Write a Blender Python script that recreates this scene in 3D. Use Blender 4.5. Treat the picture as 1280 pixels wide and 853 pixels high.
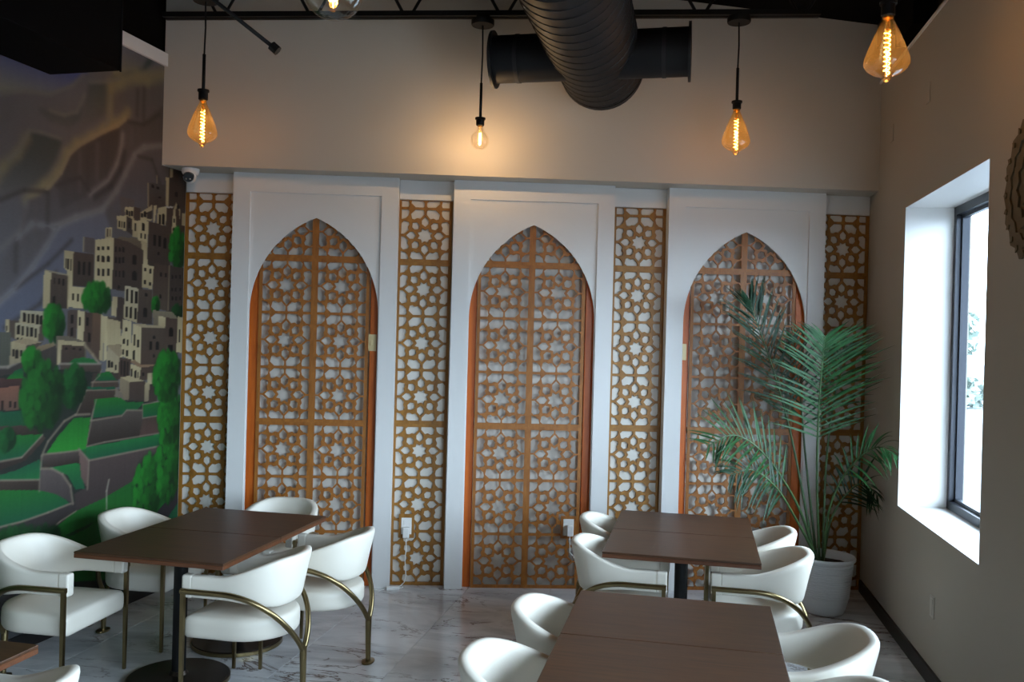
import bpy, bmesh, math, random
import numpy as np
from mathutils import Vector, Matrix
from mathutils.geometry import delaunay_2d_cdt
PI = math.pi
for o in list(bpy.data.objects):
    bpy.data.objects.remove(o)
scene = bpy.context.scene
COL = scene.collection

EXPOSURE, SKY, BULB, GLOBE, FIL, MURAL_GAIN = 0.08, 21.0, 3.5, 18.0, 28.0, 0.70

# ------------------------------------------------------------------ camera
cd = bpy.data.cameras.new('camera'); cam = bpy.data.objects.new('camera', cd); COL.objects.link(cam)
cd.sensor_width = 36.0; cd.lens = 36.0 * 1100.0 / 1280.0; cd.clip_start = 0.05; cd.clip_end = 500
_p, _r, _y = 0.00235, 0.02625, 0.056          # pitch down, roll, yaw
_fw = Vector((0, math.cos(_p), -math.sin(_p))); _up = Vector((0, math.sin(_p), math.cos(_p))); _rt = Vector((1, 0, 0))
_r2 = _rt * math.cos(_r) + _up * math.sin(_r); _u2 = -_rt * math.sin(_r) + _up * math.cos(_r)
_m = Matrix((_r2, _u2, -_fw)).transposed().to_4x4()
cam.matrix_world = Matrix.Translation((0, 0, 1.8754)) @ Matrix.Rotation(-_y, 4, 'Z') @ _m
scene.camera = cam

# ------------------------------------------------------------------ sky, daylight, exposure
scene.view_settings.view_transform = 'Standard'; scene.view_settings.look = 'None'
scene.view_settings.gamma = 1.0; scene.view_settings.use_curve_mapping = False
scene.view_settings.exposure = EXPOSURE
scene.cycles.use_denoising = True
scene.cycles.max_bounces = 10; scene.cycles.diffuse_bounces = 6; scene.cycles.transparent_max_bounces = 16
scene.cycles.sample_clamp_indirect = 6.0
scene.cycles.caustics_reflective = False; scene.cycles.caustics_refractive = False
world = bpy.data.worlds.new('overcast_sky'); scene.world = world; world.use_nodes = True
_nt = world.node_tree; _bg = _nt.nodes['Background']
_bg.inputs[0].default_value = (0.73, 0.87, 1.0, 1); _bg.inputs[1].default_value = SKY

def portal(name, loc, rot, sx, sy):
    l = bpy.data.lights.new(name, 'AREA'); l.shape = 'RECTANGLE'; l.size = sx; l.size_y = sy; l.cycles.is_portal = True
    o = bpy.data.objects.new(name, l); o.location = loc; o.rotation_euler = rot; COL.objects.link(o); return o
# ------------------------------------------------------------------ helpers
def srgb(c):
    f = lambda v: (v / 12.92 if v <= 0.04045 else ((v + 0.055) / 1.055) ** 2.4)
    return tuple(f(x / 255.0) for x in c) + (1.0,)

def new_mat(name):
    m = bpy.data.materials.new(name); m.use_nodes = True
    nt = m.node_tree; b = nt.nodes['Principled BSDF']
    return m, nt, b

def mat(name, rgb, rough=0.6, metal=0.0, bump=0.0, bscale=80.0, var=0.0, vscale=6.0, stretch=(1, 1, 1), spec=0.5, coat=0.0):
    m, nt, b = new_mat(name)
    b.inputs['Base Color'].default_value = srgb(rgb); b.inputs['Roughness'].default_value = rough
    b.inputs['Metallic'].default_value = metal; b.inputs['Specular IOR Level'].default_value = spec
    b.inputs['Coat Weight'].default_value = coat
    N = nt.nodes; L = nt.links
    if var or bump:
        tc = N.new('ShaderNodeTexCoord'); mp = N.new('ShaderNodeMapping'); mp.inputs['Scale'].default_value = stretch
        L.new(tc.outputs['Object'], mp.inputs['Vector'])
    if var:
        nz = N.new('ShaderNodeTexNoise'); nz.inputs['Scale'].default_value = vscale; nz.inputs['Detail'].default_value = 5
        L.new(mp.outputs[0], nz.inputs['Vector'])
        mx = N.new('ShaderNodeMix'); mx.data_type = 'RGBA'
        c = srgb(rgb)
        mx.inputs[6].default_value = tuple(x * (1 - var) for x in c[:3]) + (1,)
        mx.inputs[7].default_value = tuple(min(1, x * (1 + var)) for x in c[:3]) + (1,)
        cr = N.new('ShaderNodeMapRange'); cr.inputs[1].default_value = 0.3; cr.inputs[2].default_value = 0.7
        L.new(nz.outputs[0], cr.inputs[0]); L.new(cr.outputs[0], mx.inputs[0]); L.new(mx.outputs[2], b.inputs['Base Color'])
    if bump:
        n2 = N.new('ShaderNodeTexNoise'); n2.inputs['Scale'].default_value = bscale; n2.inputs['Detail'].default_value = 3
        L.new(mp.outputs[0], n2.inputs['Vector'])
        bp = N.new('ShaderNodeBump'); bp.inputs['Strength'].default_value = bump; bp.inputs['Distance'].default_value = 0.01
        L.new(n2.outputs[0], bp.inputs['Height']); L.new(bp.outputs[0], b.inputs['Normal'])
    return m

def wood(name, c1, c2, rough, stretch, scale=3.0, coat=0.0):
    m, nt, b = new_mat(name); N = nt.nodes; L = nt.links
    tc = N.new('ShaderNodeTexCoord'); mp = N.new('ShaderNodeMapping'); mp.inputs['Scale'].default_value = stretch
    oi = N.new('ShaderNodeObjectInfo'); ad = N.new('ShaderNodeVectorMath'); ad.operation = 'MULTIPLY_ADD'
    ad.inputs[1].default_value = (7, 11, 5)
    cv = N.new('ShaderNodeCombineXYZ'); [L.new(oi.outputs['Random'], cv.inputs[i]) for i in range(3)]
    L.new(cv.outputs[0], ad.inputs[0]); L.new(tc.outputs['Object'], ad.inputs[2]); L.new(ad.outputs[0], mp.inputs['Vector'])
    nz = N.new('ShaderNodeTexNoise'); nz.inputs['Scale'].default_value = scale; nz.inputs['Detail'].default_value = 8; nz.inputs['Roughness'].default_value = 0.65
    nz.inputs['Distortion'].default_value = 0.4
    L.new(mp.outputs[0], nz.inputs['Vector'])
    r = N.new('ShaderNodeValToRGB'); r.color_ramp.elements[0].position = 0.3; r.color_ramp.elements[1].position = 0.72
    r.color_ramp.elements[0].color = srgb(c1); r.color_ramp.elements[1].color = srgb(c2)
    L.new(nz.outputs[0], r.inputs[0]); L.new(r.outputs[0], b.inputs['Base Color'])
    b.inputs['Roughness'].default_value = rough; b.inputs['Coat Weight'].default_value = coat
    bp = N.new('ShaderNodeBump'); bp.inputs['Strength'].default_value = 0.05; bp.inputs['Distance'].default_value = 0.004
    L.new(nz.outputs[0], bp.inputs['Height']); L.new(bp.outputs[0], b.inputs['Normal'])
    return m

def marble_mat():
    m, nt, b = new_mat('veined_marble_tile'); N = nt.nodes; L = nt.links
    tc = N.new('ShaderNodeTexCoord'); oi = N.new('ShaderNodeObjectInfo')
    cv = N.new('ShaderNodeCombineXYZ'); L.new(oi.outputs['Random'], cv.inputs[0]); L.new(oi.outputs['Random'], cv.inputs[1])
    ad = N.new('ShaderNodeVectorMath'); ad.operation = 'MULTIPLY_ADD'; ad.inputs[1].default_value = (13, 29, 0)
    L.new(cv.outputs[0], ad.inputs[0]); L.new(tc.outputs['Object'], ad.inputs[2])
    mp = N.new('ShaderNodeMapping'); mp.inputs['Rotation'].default_value = (0, 0, 0.5); mp.inputs['Scale'].default_value = (0.8, 2.0, 1)
    L.new(ad.outputs[0], mp.inputs['Vector'])
    n1 = N.new('ShaderNodeTexNoise'); n1.inputs['Scale'].default_value = 1.6; n1.inputs['Detail'].default_value = 7; n1.inputs['Roughness'].default_value = 0.6; n1.inputs['Distortion'].default_value = 1.2
    L.new(mp.outputs[0], n1.inputs['Vector'])
    r1 = N.new('ShaderNodeValToRGB'); e = r1.color_ramp.elements
    e[0].position = 0.30; e[0].color = srgb((176, 176, 179)); e[1].position = 0.62; e[1].color = srgb((222, 221, 221))
    L.new(n1.outputs[0], r1.inputs[0])
    n2 = N.new('ShaderNodeTexNoise'); n2.inputs['Scale'].default_value = 1.25; n2.inputs['Detail'].default_value = 9; n2.inputs['Roughness'].default_value = 0.62; n2.inputs['Distortion'].default_value = 0.9
    mp2 = N.new('ShaderNodeMapping'); mp2.inputs['Rotation'].default_value = (0, 0, 0.35); mp2.inputs['Scale'].default_value = (0.9, 2.6, 1); mp2.inputs['Location'].default_value = (3, 7, 0)
    L.new(ad.outputs[0], mp2.inputs['Vector']); L.new(mp2.outputs[0], n2.inputs['Vector'])
    r2 = N.new('ShaderNodeValToRGB'); e = r2.color_ramp.elements
    e[0].position = 0.486; e[0].color = (0, 0, 0, 1); e[1].position = 0.5; e[1].color = (1, 1, 1, 1)
    x = e.new(0.514); x.color = (0, 0, 0, 1)
    L.new(n2.outputs[0], r2.inputs[0])
    n3 = N.new('ShaderNodeTexNoise'); n3.inputs['Scale'].default_value = 1.4; n3.inputs['Detail'].default_value = 2
    L.new(ad.outputs[0], n3.inputs['Vector'])
    mr = N.new('ShaderNodeMapRange'); mr.inputs[1].default_value = 0.42; mr.inputs[2].default_value = 0.56; L.new(n3.outputs[0], mr.inputs[0])
    ml = N.new('ShaderNodeMath'); ml.operation = 'MULTIPLY'; L.new(r2.outputs[0], ml.inputs[0]); L.new(mr.outputs[0], ml.inputs[1])
    mx = N.new('ShaderNodeMix'); mx.data_type = 'RGBA'; mx.inputs[7].default_value = srgb((92, 66, 48))
    L.new(ml.outputs[0], mx.inputs[0]); L.new(r1.outputs[0], mx.inputs[6]); L.new(mx.outputs[2], b.inputs['Base Color'])
    b.inputs['Roughness'].default_value = 0.16
    return m

def glass_mat(name, tint, gloss=0.12, rough=0.02, glow=None):
    m, nt, b = new_mat(name); N = nt.nodes; L = nt.links
    N.remove(b); out = N['Material Output']
    t = N.new('ShaderNodeBsdfTransparent'); t.inputs[0].default_value = tint
    g = N.new('ShaderNodeBsdfGlossy'); g.inputs['Roughness'].default_value = rough; g.inputs[0].default_value = (1, 1, 1, 1)
    lw = N.new('ShaderNodeLayerWeight'); lw.inputs[0].default_value = 0.25
    mr = N.new('ShaderNodeMapRange'); mr.inputs[3].default_value = gloss * 0.4; mr.inputs[4].default_value = min(1, gloss * 4)
    L.new(lw.outputs['Facing'], mr.inputs[0])
    mx = N.new('ShaderNodeMixShader'); L.new(mr.outputs[0], mx.inputs[0]); L.new(t.outputs[0], mx.inputs[1]); L.new(g.outputs[0], mx.inputs[2])
    if glow:
        tr = N.new('ShaderNodeBsdfTranslucent'); tr.inputs[0].default_value = glow
        m2 = N.new('ShaderNodeMixShader'); m2.inputs[0].default_value = 0.035
        L.new(mx.outputs[0], m2.inputs[1]); L.new(tr.outputs[0], m2.inputs[2]); mx = m2
    L.new(mx.outputs[0], out.inputs[0]); return m

def emit_mat(name, rgb, s):
    m, nt, b = new_mat(name); b.inputs['Base Color'].default_value = srgb(rgb)
    b.inputs['Emission Color'].default_value = srgb(rgb); b.inputs['Emission Strength'].default_value = s; return m

class MB:
    def __init__(s): s.v = []; s.f = []
    def add(s, vs, fs):
        k = len(s.v); s.v += [tuple(v) for v in vs]; s.f += [tuple(i + k for i in f) for f in fs]; return s
    def box(s, x0, x1, y0, y1, z0, z1):
        return s.add([(x0, y0, z0), (x1, y0, z0), (x1, y1, z0), (x0, y1, z0), (x0, y0, z1), (x1, y0, z1), (x1, y1, z1), (x0, y1, z1)],
                     [(3, 2, 1, 0), (4, 5, 6, 7), (0, 1, 5, 4), (1, 2, 6, 5), (2, 3, 7, 6), (3, 0, 4, 7)])
    def tube(s, pts, rad, n=8, cap=True, flat=1.0):
        pts = [Vector(p) for p in pts]; R = rad if isinstance(rad, (list, tuple)) else [rad] * len(pts)
        vs = []; fs = []; up = None
        for i, p in enumerate(pts):
            t = (pts[min(i + 1, len(pts) - 1)] - pts[max(i - 1, 0)]).normalized()
            if up is None:
                up = Vector((0, 0, 1)) if abs(t.z) < 0.9 else Vector((1, 0, 0))
            sd = t.cross(up).normalized(); u = sd.cross(t).normalized(); up = u
            for k in range(n):
                a = 2 * PI * (k + 0.5) / n
                vs.append(p + sd * (math.cos(a) * R[i]) + u * (math.sin(a) * R[i] * flat))
        for i in range(len(pts) - 1):
            for k in range(n):
                a = i * n + k; b = i * n + (k + 1) % n
                fs.append((a, b, b + n, a + n))
        if cap:
            fs.append(tuple(range(n - 1, -1, -1))); fs.append(tuple(range((len(pts) - 1) * n, len(pts) * n)))
        return s.add(vs, fs)
    def lathe(s, prof, n=24, c=(0, 0, 0)):
        vs = []; fs = []
        for r, z in prof:
            for k in range(n):
                a = 2 * PI * k / n; vs.append((c[0] + r * math.cos(a), c[1] + r * math.sin(a), c[2] + z))
        for i in range(len(prof) - 1):
            for k in range(n):
                a = i * n + k; b = i * n + (k + 1) % n
                fs.append((a, b, b + n, a + n))
        if prof[0][0] > 1e-6: fs.append(tuple(range(n - 1, -1, -1)))
        if prof[-1][0] > 1e-6: fs.append(tuple(range((len(prof) - 1) * n, len(prof) * n)))
        return s.add(vs, fs)
    def mesh(s, name, m, smooth=False, angle=None):
        me = bpy.data.meshes.new(name); me.from_pydata(s.v, [], s.f); me.materials.append(m)
        if smooth:
            me.polygons.foreach_set('use_smooth', [True] * len(me.polygons))
            if angle: me.set_sharp_from_angle(angle=math.radians(angle))
        me.validate(); me.update(); return me
    def build(s, name, m, parent=None, smooth=False, angle=None):
        return link(name, s.mesh(name, m, smooth, angle), parent)

def link(name, me, parent=None, loc=None, rot=None):
    o = bpy.data.objects.new(name, me); COL.objects.link(o)
    if parent: o.parent = parent
    if loc: o.location = loc
    if rot: o.rotation_euler = rot
    return o

def bbox_mesh(name, m, x0, x1, y0, y1, z0, z1, bev=0.004, seg=2):
    bm = bmesh.new(); bmesh.ops.create_cube(bm, size=1)
    for v in bm.verts:
        v.co = Vector(((x0 + x1) / 2 + v.co.x * (x1 - x0), (y0 + y1) / 2 + v.co.y * (y1 - y0), (z0 + z1) / 2 + v.co.z * (z1 - z0)))
    bmesh.ops.bevel(bm, geom=bm.edges[:], offset=bev, segments=seg, affect='EDGES', profile=0.5)
    me = bpy.data.meshes.new(name); bm.to_mesh(me); bm.free(); me.materials.append(m)
    return me

def bbox(name, m, parent, *a, **k):
    return link(name, bbox_mesh(name, m, *a, **k), parent)

def empty(name, label, cat, loc=(0, 0, 0), rz=0.0, group=None):
    o = bpy.data.objects.new(name, None); COL.objects.link(o); o.empty_display_size = 0.1
    o.location = loc; o.rotation_euler = (0, 0, rz); o['label'] = label; o['category'] = cat
    if group: o['group'] = group
    return o

def tag(o, label, cat, group=None):
    o['label'] = label; o['category'] = cat
    if group: o['group'] = group
    return o

def struct(o):
    o['kind'] = 'structure'; return o

def copy_tree(o, parent=None):
    c = o.copy(); COL.objects.link(c)
    if parent: c.parent = parent
    for ch in list(o.children): copy_tree(ch, c)
    return c

def poly_prism(name, m, outer, holes, y0, y1, parent=None, smooth=False):
    """plate in the XZ plane with holes, front at y0 and back at y1"""
    me = prism_mesh(name, m, outer, holes, y0, y1)
    return link(name, me, parent)

def prism_mesh(name, m, outer, holes, y0, y1):
    v, f = prism_data(outer, holes, y0, y1)
    me = bpy.data.meshes.new(name); me.from_pydata(v, [], f); me.materials.append(m); me.update(); return me

def prism_data(outer, holes, y0, y1):
    loops = [outer] + holes; pts = []; faces = []; rings = []
    def area(l): return sum(l[i][0] * l[(i + 1) % len(l)][1] - l[(i + 1) % len(l)][0] * l[i][1] for i in range(len(l)))
    for i, l in enumerate(loops):
        l = list(l)
        if (area(l) < 0) == (i == 0): l = l[::-1]
        rings.append(l)
    for l in rings:
        k = len(pts); pts += [Vector(p) for p in l]; faces.append(list(range(k, k + len(l))))
    r = delaunay_2d_cdt(pts, [], faces, 1, 1e-6)
    vv = r[0]; n = len(vv); ff = []
    def inside(x, y, l):
        c = False
        for i in range(len(l)):
            (x1, y1), (x2, y2) = l[i], l[i - 1]
            if (y1 > y) != (y2 > y) and x < (x2 - x1) * (y - y1) / (y2 - y1) + x1: c = not c
        return c
    for t in r[2]:
        cx = sum(vv[i].x for i in t) / len(t); cy = sum(vv[i].y for i in t) / len(t)
        if not any(inside(cx, cy, h) for h in rings[1:]): ff.append(t)
    v = [(p.x, y0, p.y) for p in vv] + [(p.x, y1, p.y) for p in vv]
    f = [tuple(t) for t in ff] + [tuple(i + n for i in reversed(t)) for t in ff]
    cnt = {}
    for t in ff:
        for i in range(len(t)):
            cnt[(t[i], t[(i + 1) % len(t)])] = 1
    for (a, b) in cnt:
        if (b, a) not in cnt: f.append((b, a, a + n, b + n))
    return v, f

# ------------------------------------------------------------------ materials
M = dict(
    wall=mat('warm_white_paint_shaded', (166, 158, 146), 0.75, bump=0.03, bscale=220),  # same paint as the soffit, with the right wall's shade put into the colour
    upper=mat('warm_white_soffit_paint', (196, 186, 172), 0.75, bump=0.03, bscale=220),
    panel=mat('white_satin_panel_paint', (222, 220, 217), 0.5),
    backing=mat('white_backing_wall', (214, 209, 200), 0.7),
    black=mat('matt_black_paint', (8, 8, 9), 0.9, spec=0.1),
    duct=mat('black_duct_paint', (22, 22, 24), 0.6, spec=0.25),
    seam=mat('dark_duct_seam', (20, 19, 21), 0.6),
    gold_lattice=wood('golden_brown_lattice', (122, 78, 18), (162, 110, 38), 0.5, (6, 6, 1.5), 5.0),
    tan_lattice=wood('amber_stained_lattice', (128, 74, 18), (170, 106, 38), 0.5, (6, 6, 1.5), 5.0),
    orange=wood('orange_stained_board', (186, 84, 10), (216, 112, 26), 0.42, (14, 14, 0.8), 4.0),
    walnut=wood('dark_walnut_veneer', (52, 30, 15), (82, 52, 29), 0.42, (1.2, 16, 6), 3.2, 0.0),
    walnut_edge=wood('walnut_edge_band', (78, 44, 24), (108, 64, 38), 0.4, (1.2, 8, 6), 3.0),
    leather=mat('white_leather', (226, 219, 205), 0.45, bump=0.05, bscale=260),
    brass=mat('antique_brass', (134, 119, 86), 0.3, 1.0, var=0.08, vscale=20),
    bronze=mat('dark_bronze', (58, 50, 44), 0.34, 0.85, var=0.1, vscale=8),
    black_metal=mat('black_powder_coat', (13, 13, 14), 0.55, 0.0, spec=0.3),
    plastic=mat('white_plastic', (232, 230, 226), 0.4),
    cream=mat('cream_plastic', (232, 212, 160), 0.45),
    grey_plate=mat('light_grey_plastic', (178, 172, 162), 0.45),
    grey=mat('grey_slot', (70, 68, 66), 0.5),
    lens=mat('black_glossy_lens', (8, 8, 10), 0.12),
    dark_alu=mat('dark_blue_grey_aluminium', (38, 42, 52), 0.4, 0.3),
    baseboard=mat('black_baseboard', (22, 20, 20), 0.5),
    grout=mat('grey_grout', (118, 114, 110), 0.85),
    pot=mat('white_ceramic_pot', (214, 216, 218), 0.45, bump=0.12, bscale=14, stretch=(1, 1, 14)),
    soil=mat('dark_potting_soil', (34, 24, 18), 0.95, bump=1.0, bscale=60, var=0.5, vscale=50),
    stem=mat('palm_stem_green', (54, 80, 42), 0.5, var=0.25, vscale=12),
    leaf=mat('palm_leaf_green', (27, 66, 31), 0.5, spec=0.25, var=0.3, vscale=9),
    leaf2=mat('dark_palm_leaf_green', (18, 48, 26), 0.5, spec=0.25, var=0.3, vscale=9),
    carved=mat('carved_sandstone_wood', (92, 78, 54), 0.7, var=0.12, vscale=20),
    asphalt=mat('grey_asphalt', (96, 99, 103), 0.9, var=0.1, vscale=2),
    bark=mat('tree_bark', (84, 70, 58), 0.9), foliage=mat('haze_paled_foliage', (120, 134, 124), 0.7, var=0.3, vscale=3),  # foliage colour greyed and paled to paint in outdoor haze and window glare
    white_paint=mat('white_pole_paint', (225, 228, 230), 0.5),
    marble=marble_mat(),
    amber_glass=glass_mat('amber_bulb_glass', (1.0, 0.80, 0.50, 1), 0.12, glow=(1.0, .66, .28, 1)), clear_glass=glass_mat('clear_bulb_glass', (1.0, 0.95, 0.86, 1), 0.10),
    pane=glass_mat('window_glass', (0.93, 0.97, 1.0, 1), 0.05),
    filament=emit_mat('glowing_filament', (255, 190, 92), FIL), brass_cap=mat('brass_bulb_cap', (176, 128, 62), 0.3, 1.0),
)

# ------------------------------------------------------------------ structure
LC = Vector((-2.079, 6.657)); LA = math.radians(17.0); LD = Vector((math.sin(LA), math.cos(LA))); LN = Vector((math.cos(LA), -math.sin(LA)))   # left wall: along, into room
RC = Vector((3.124, 6.66)); RA = math.radians(13.7); RD = Vector((math.sin(RA), math.cos(RA))); RN = Vector((-math.cos(RA), math.sin(RA)))
AX = 0.2655            # the tables, duct and floor tiles turn by this against the slanted back wall
WALL_Y = 6.672

def frame_obj(o, c, ang):     # local x runs along the wall (negative towards the viewer), local y = away from the room for the right wall
    o.location = (c.x, c.y, 0); o.rotation_euler = (0, 0, ang); return o
R_ROT = PI / 2 - RA           # local +x = RD ; local +y = -(right of it) = into the room
L_ROT = PI / 2 - LA

# floor slab and its marble tiles
fl = struct(MB().box(-7, 4.6, -4.2, 7.4, -0.2, -0.006).build('floor', M['grout']))
TW, TH = 0.60, 1.20
tile_me = bbox_mesh('floor_tile', M['marble'], -TW / 2 + .0008, TW / 2 - .0008, -TH / 2 + .0008, TH / 2 - .0008, -0.006, 0.0, bev=0.001, seg=1)
ca, sa = math.cos(AX), math.sin(AX)
k = 0
for i in range(-12, 12):
    for j in range(-9, 9):
        a = (i + .5) * TW; b = (j + .5) * TH + (0.4 if i % 2 else 0.0)
        x = -0.862 + a * ca + b * sa; y = 5.376 - a * sa + b * ca
        if y > WALL_Y + 0.72 or y < 1.6: continue
        sl = (Vector((x, y)) - LC).dot(LN); sr = (Vector((x, y)) - RC).dot(RN)
        if sl < -0.62 or sr < -0.62: continue
        o = link('floor_tile', tile_me, fl, (x, y, 0), (0, 0, -AX)); k += 1
struct(MB().box(-7, 4.6, -4.2, 1.0, -0.006, -0.001).build('trim_1', M['marble']))   # the floor behind the viewer

# back wall, soffit and header boards
struct(MB().box(-3.2, 3.9, WALL_Y, WALL_Y + 0.2, 0, 5.2).build('wall_back', M['backing']))
lx = LC.x + LD.x / LD.y * (6.384 - LC.y)
sof = MB(); sof.add([(lx, 6.384, 3.048), (3.055, 6.384, 3.048), (3.13, WALL_Y, 3.048), (-2.075, WALL_Y, 3.048), (lx, 6.384, 5.2), (3.5, 6.384, 5.2), (3.5, WALL_Y, 5.2), (-2.075, WALL_Y, 5.2)],
    [(3, 2, 1, 0), (4, 5, 6, 7), (0, 1, 5, 4), (1, 2, 6, 5), (2, 3, 7, 6), (3, 0, 4, 7)])
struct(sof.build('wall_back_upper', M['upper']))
# ceiling deck
ce = MB(); ce.add([(-7, -4.2, 5.04), (4.6, -4.2, 4.16), (4.6, 7.4, 4.16), (-7, 7.4, 5.04), (-7, -4.2, 5.4), (4.6, -4.2, 4.5), (4.6, 7.4, 4.5), (-7, 7.4, 5.4)],
    [(3, 2, 1, 0), (4, 5, 6, 7), (0, 1, 5, 4), (1, 2, 6, 5), (2, 3, 7, 6), (3, 0, 4, 7)])
struct(ce.build('ceiling', M['black']))

# left wall (local x along LD, local y into the room is negative)
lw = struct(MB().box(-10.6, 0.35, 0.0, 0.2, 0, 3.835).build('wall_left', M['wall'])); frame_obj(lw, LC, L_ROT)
lw2 = struct(MB().box(-10.6, 0.35, 0.02, 0.2, 3.835, 5.2).build('wall_left_plenum', M['black'])); frame_obj(lw2, LC, L_ROT)
tr = struct(MB().box(-10.0, -0.262, -0.022, 0.0, 3.745, 3.835).build('trim_2', M['panel'])); frame_obj(tr, LC, L_ROT)
bb = struct(MB().box(-10.0, 0.0, -0.016, 0.0, 0, 0.09).build('baseboard_left', M['baseboard'])); frame_obj(bb, LC, L_ROT)

# right wall with deep window openings (local y positive into the room)
W0, W1, WZ0, WZ1, DEP = -2.66, -1.10, 0.852, 2.80, 0.40
wins = [(W0, W1), (-6.3, -3.8), (-9.6, -6.9)]
rwm = MB()
def wall_with_holes(mb, x0, x1, y0, y1, z0, z1, holes, zz0, zz1):
    xs = [x0] + [v for h in sorted(holes) for v in h] + [x1]
    for i in range(0, len(xs) - 1):
        if i % 2 == 0: mb.box(xs[i], xs[i + 1], y0, y1, z0, z1)
        else:
            mb.box(xs[i], xs[i + 1], y0, y1, z0, zz0); mb.box(xs[i], xs[i + 1], y0, y1, zz1, z1)
wall_with_holes(rwm, -10.6, 0.35, -DEP, 0.0, 0, 3.84, wins, WZ0, WZ1)
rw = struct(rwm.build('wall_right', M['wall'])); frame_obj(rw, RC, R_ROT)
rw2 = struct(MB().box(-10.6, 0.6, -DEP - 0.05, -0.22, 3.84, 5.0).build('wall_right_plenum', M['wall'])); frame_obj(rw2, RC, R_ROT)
bb = struct(MB().box(-10.0, -0.05, 0.0, 0.016, 0, 0.09).build('baseboard_right', M['baseboard'])); frame_obj(bb, RC, R_ROT)
tr = struct(MB().box(-10.0, -0.28, -0.21, 0.012, 3.84, 3.856).build('trim_3', M['panel'])); frame_obj(tr, RC, R_ROT)
for i, (a, b) in enumerate(wins):
    t = 0.018      # painted lining of the reveal
    w = MB()
    w.box(a, a + .002, -0.30, 0.001, WZ0, WZ1); w.box(b - .002, b, -0.30, 0.001, WZ0, WZ1); w.box(a, b, -0.30, 0.001, WZ0, WZ0 + .002); w.box(a, b, -0.30, 0.001, WZ1 - .002, WZ1)
    wl = struct(w.build('window_%d' % (i + 1), M['panel'])); frame_obj(wl, RC, R_ROT)
    f = MB(); fy0, fy1 = -0.375, -0.295; fw = 0.055
    f.box(a, a + fw, fy0, fy1, WZ0, WZ1); f.box(b - fw, b, fy0, fy1, WZ0, WZ1); f.box(a, b, fy0, fy1, WZ0, WZ0 + fw); f.box(a, b, fy0, fy1, WZ1 - fw, WZ1)
    f.box(a + fw, b - fw, fy0 + .02, fy0 + .05, WZ0 + fw, WZ0 + fw + .022); f.box(b - fw - .022, b - fw, fy0 + .02, fy0 + .05, WZ0 + fw, WZ1 - fw)
    f.box(a + fw, a + fw + .022, fy0 + .02, fy0 + .05, WZ0 + fw, WZ1 - fw); f.box(a + fw, b - fw, fy0 + .02, fy0 + .05, WZ1 - fw - .022, WZ1 - fw)
    f.build('window_frame', M['dark_alu'], wl)
    MB().box(a + fw, b - fw, fy0 + .031, fy0 + .037, WZ0 + fw, WZ1 - fw).build('glass_pane', M['pane'], wl)
    c = RC + RD * ((a + b) / 2) + RN * (-0.42)
    portal('daylight_portal', (c.x, c.y, (WZ0 + WZ1) / 2), (PI / 2, 0, -RA + PI / 2), b - a, WZ1 - WZ0)

# plain wall behind the viewer
struct(MB().box(-6.2, 2.0, -3.6, -3.4, 0, 5.2).build('wall_rear', M['wall']))

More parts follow.
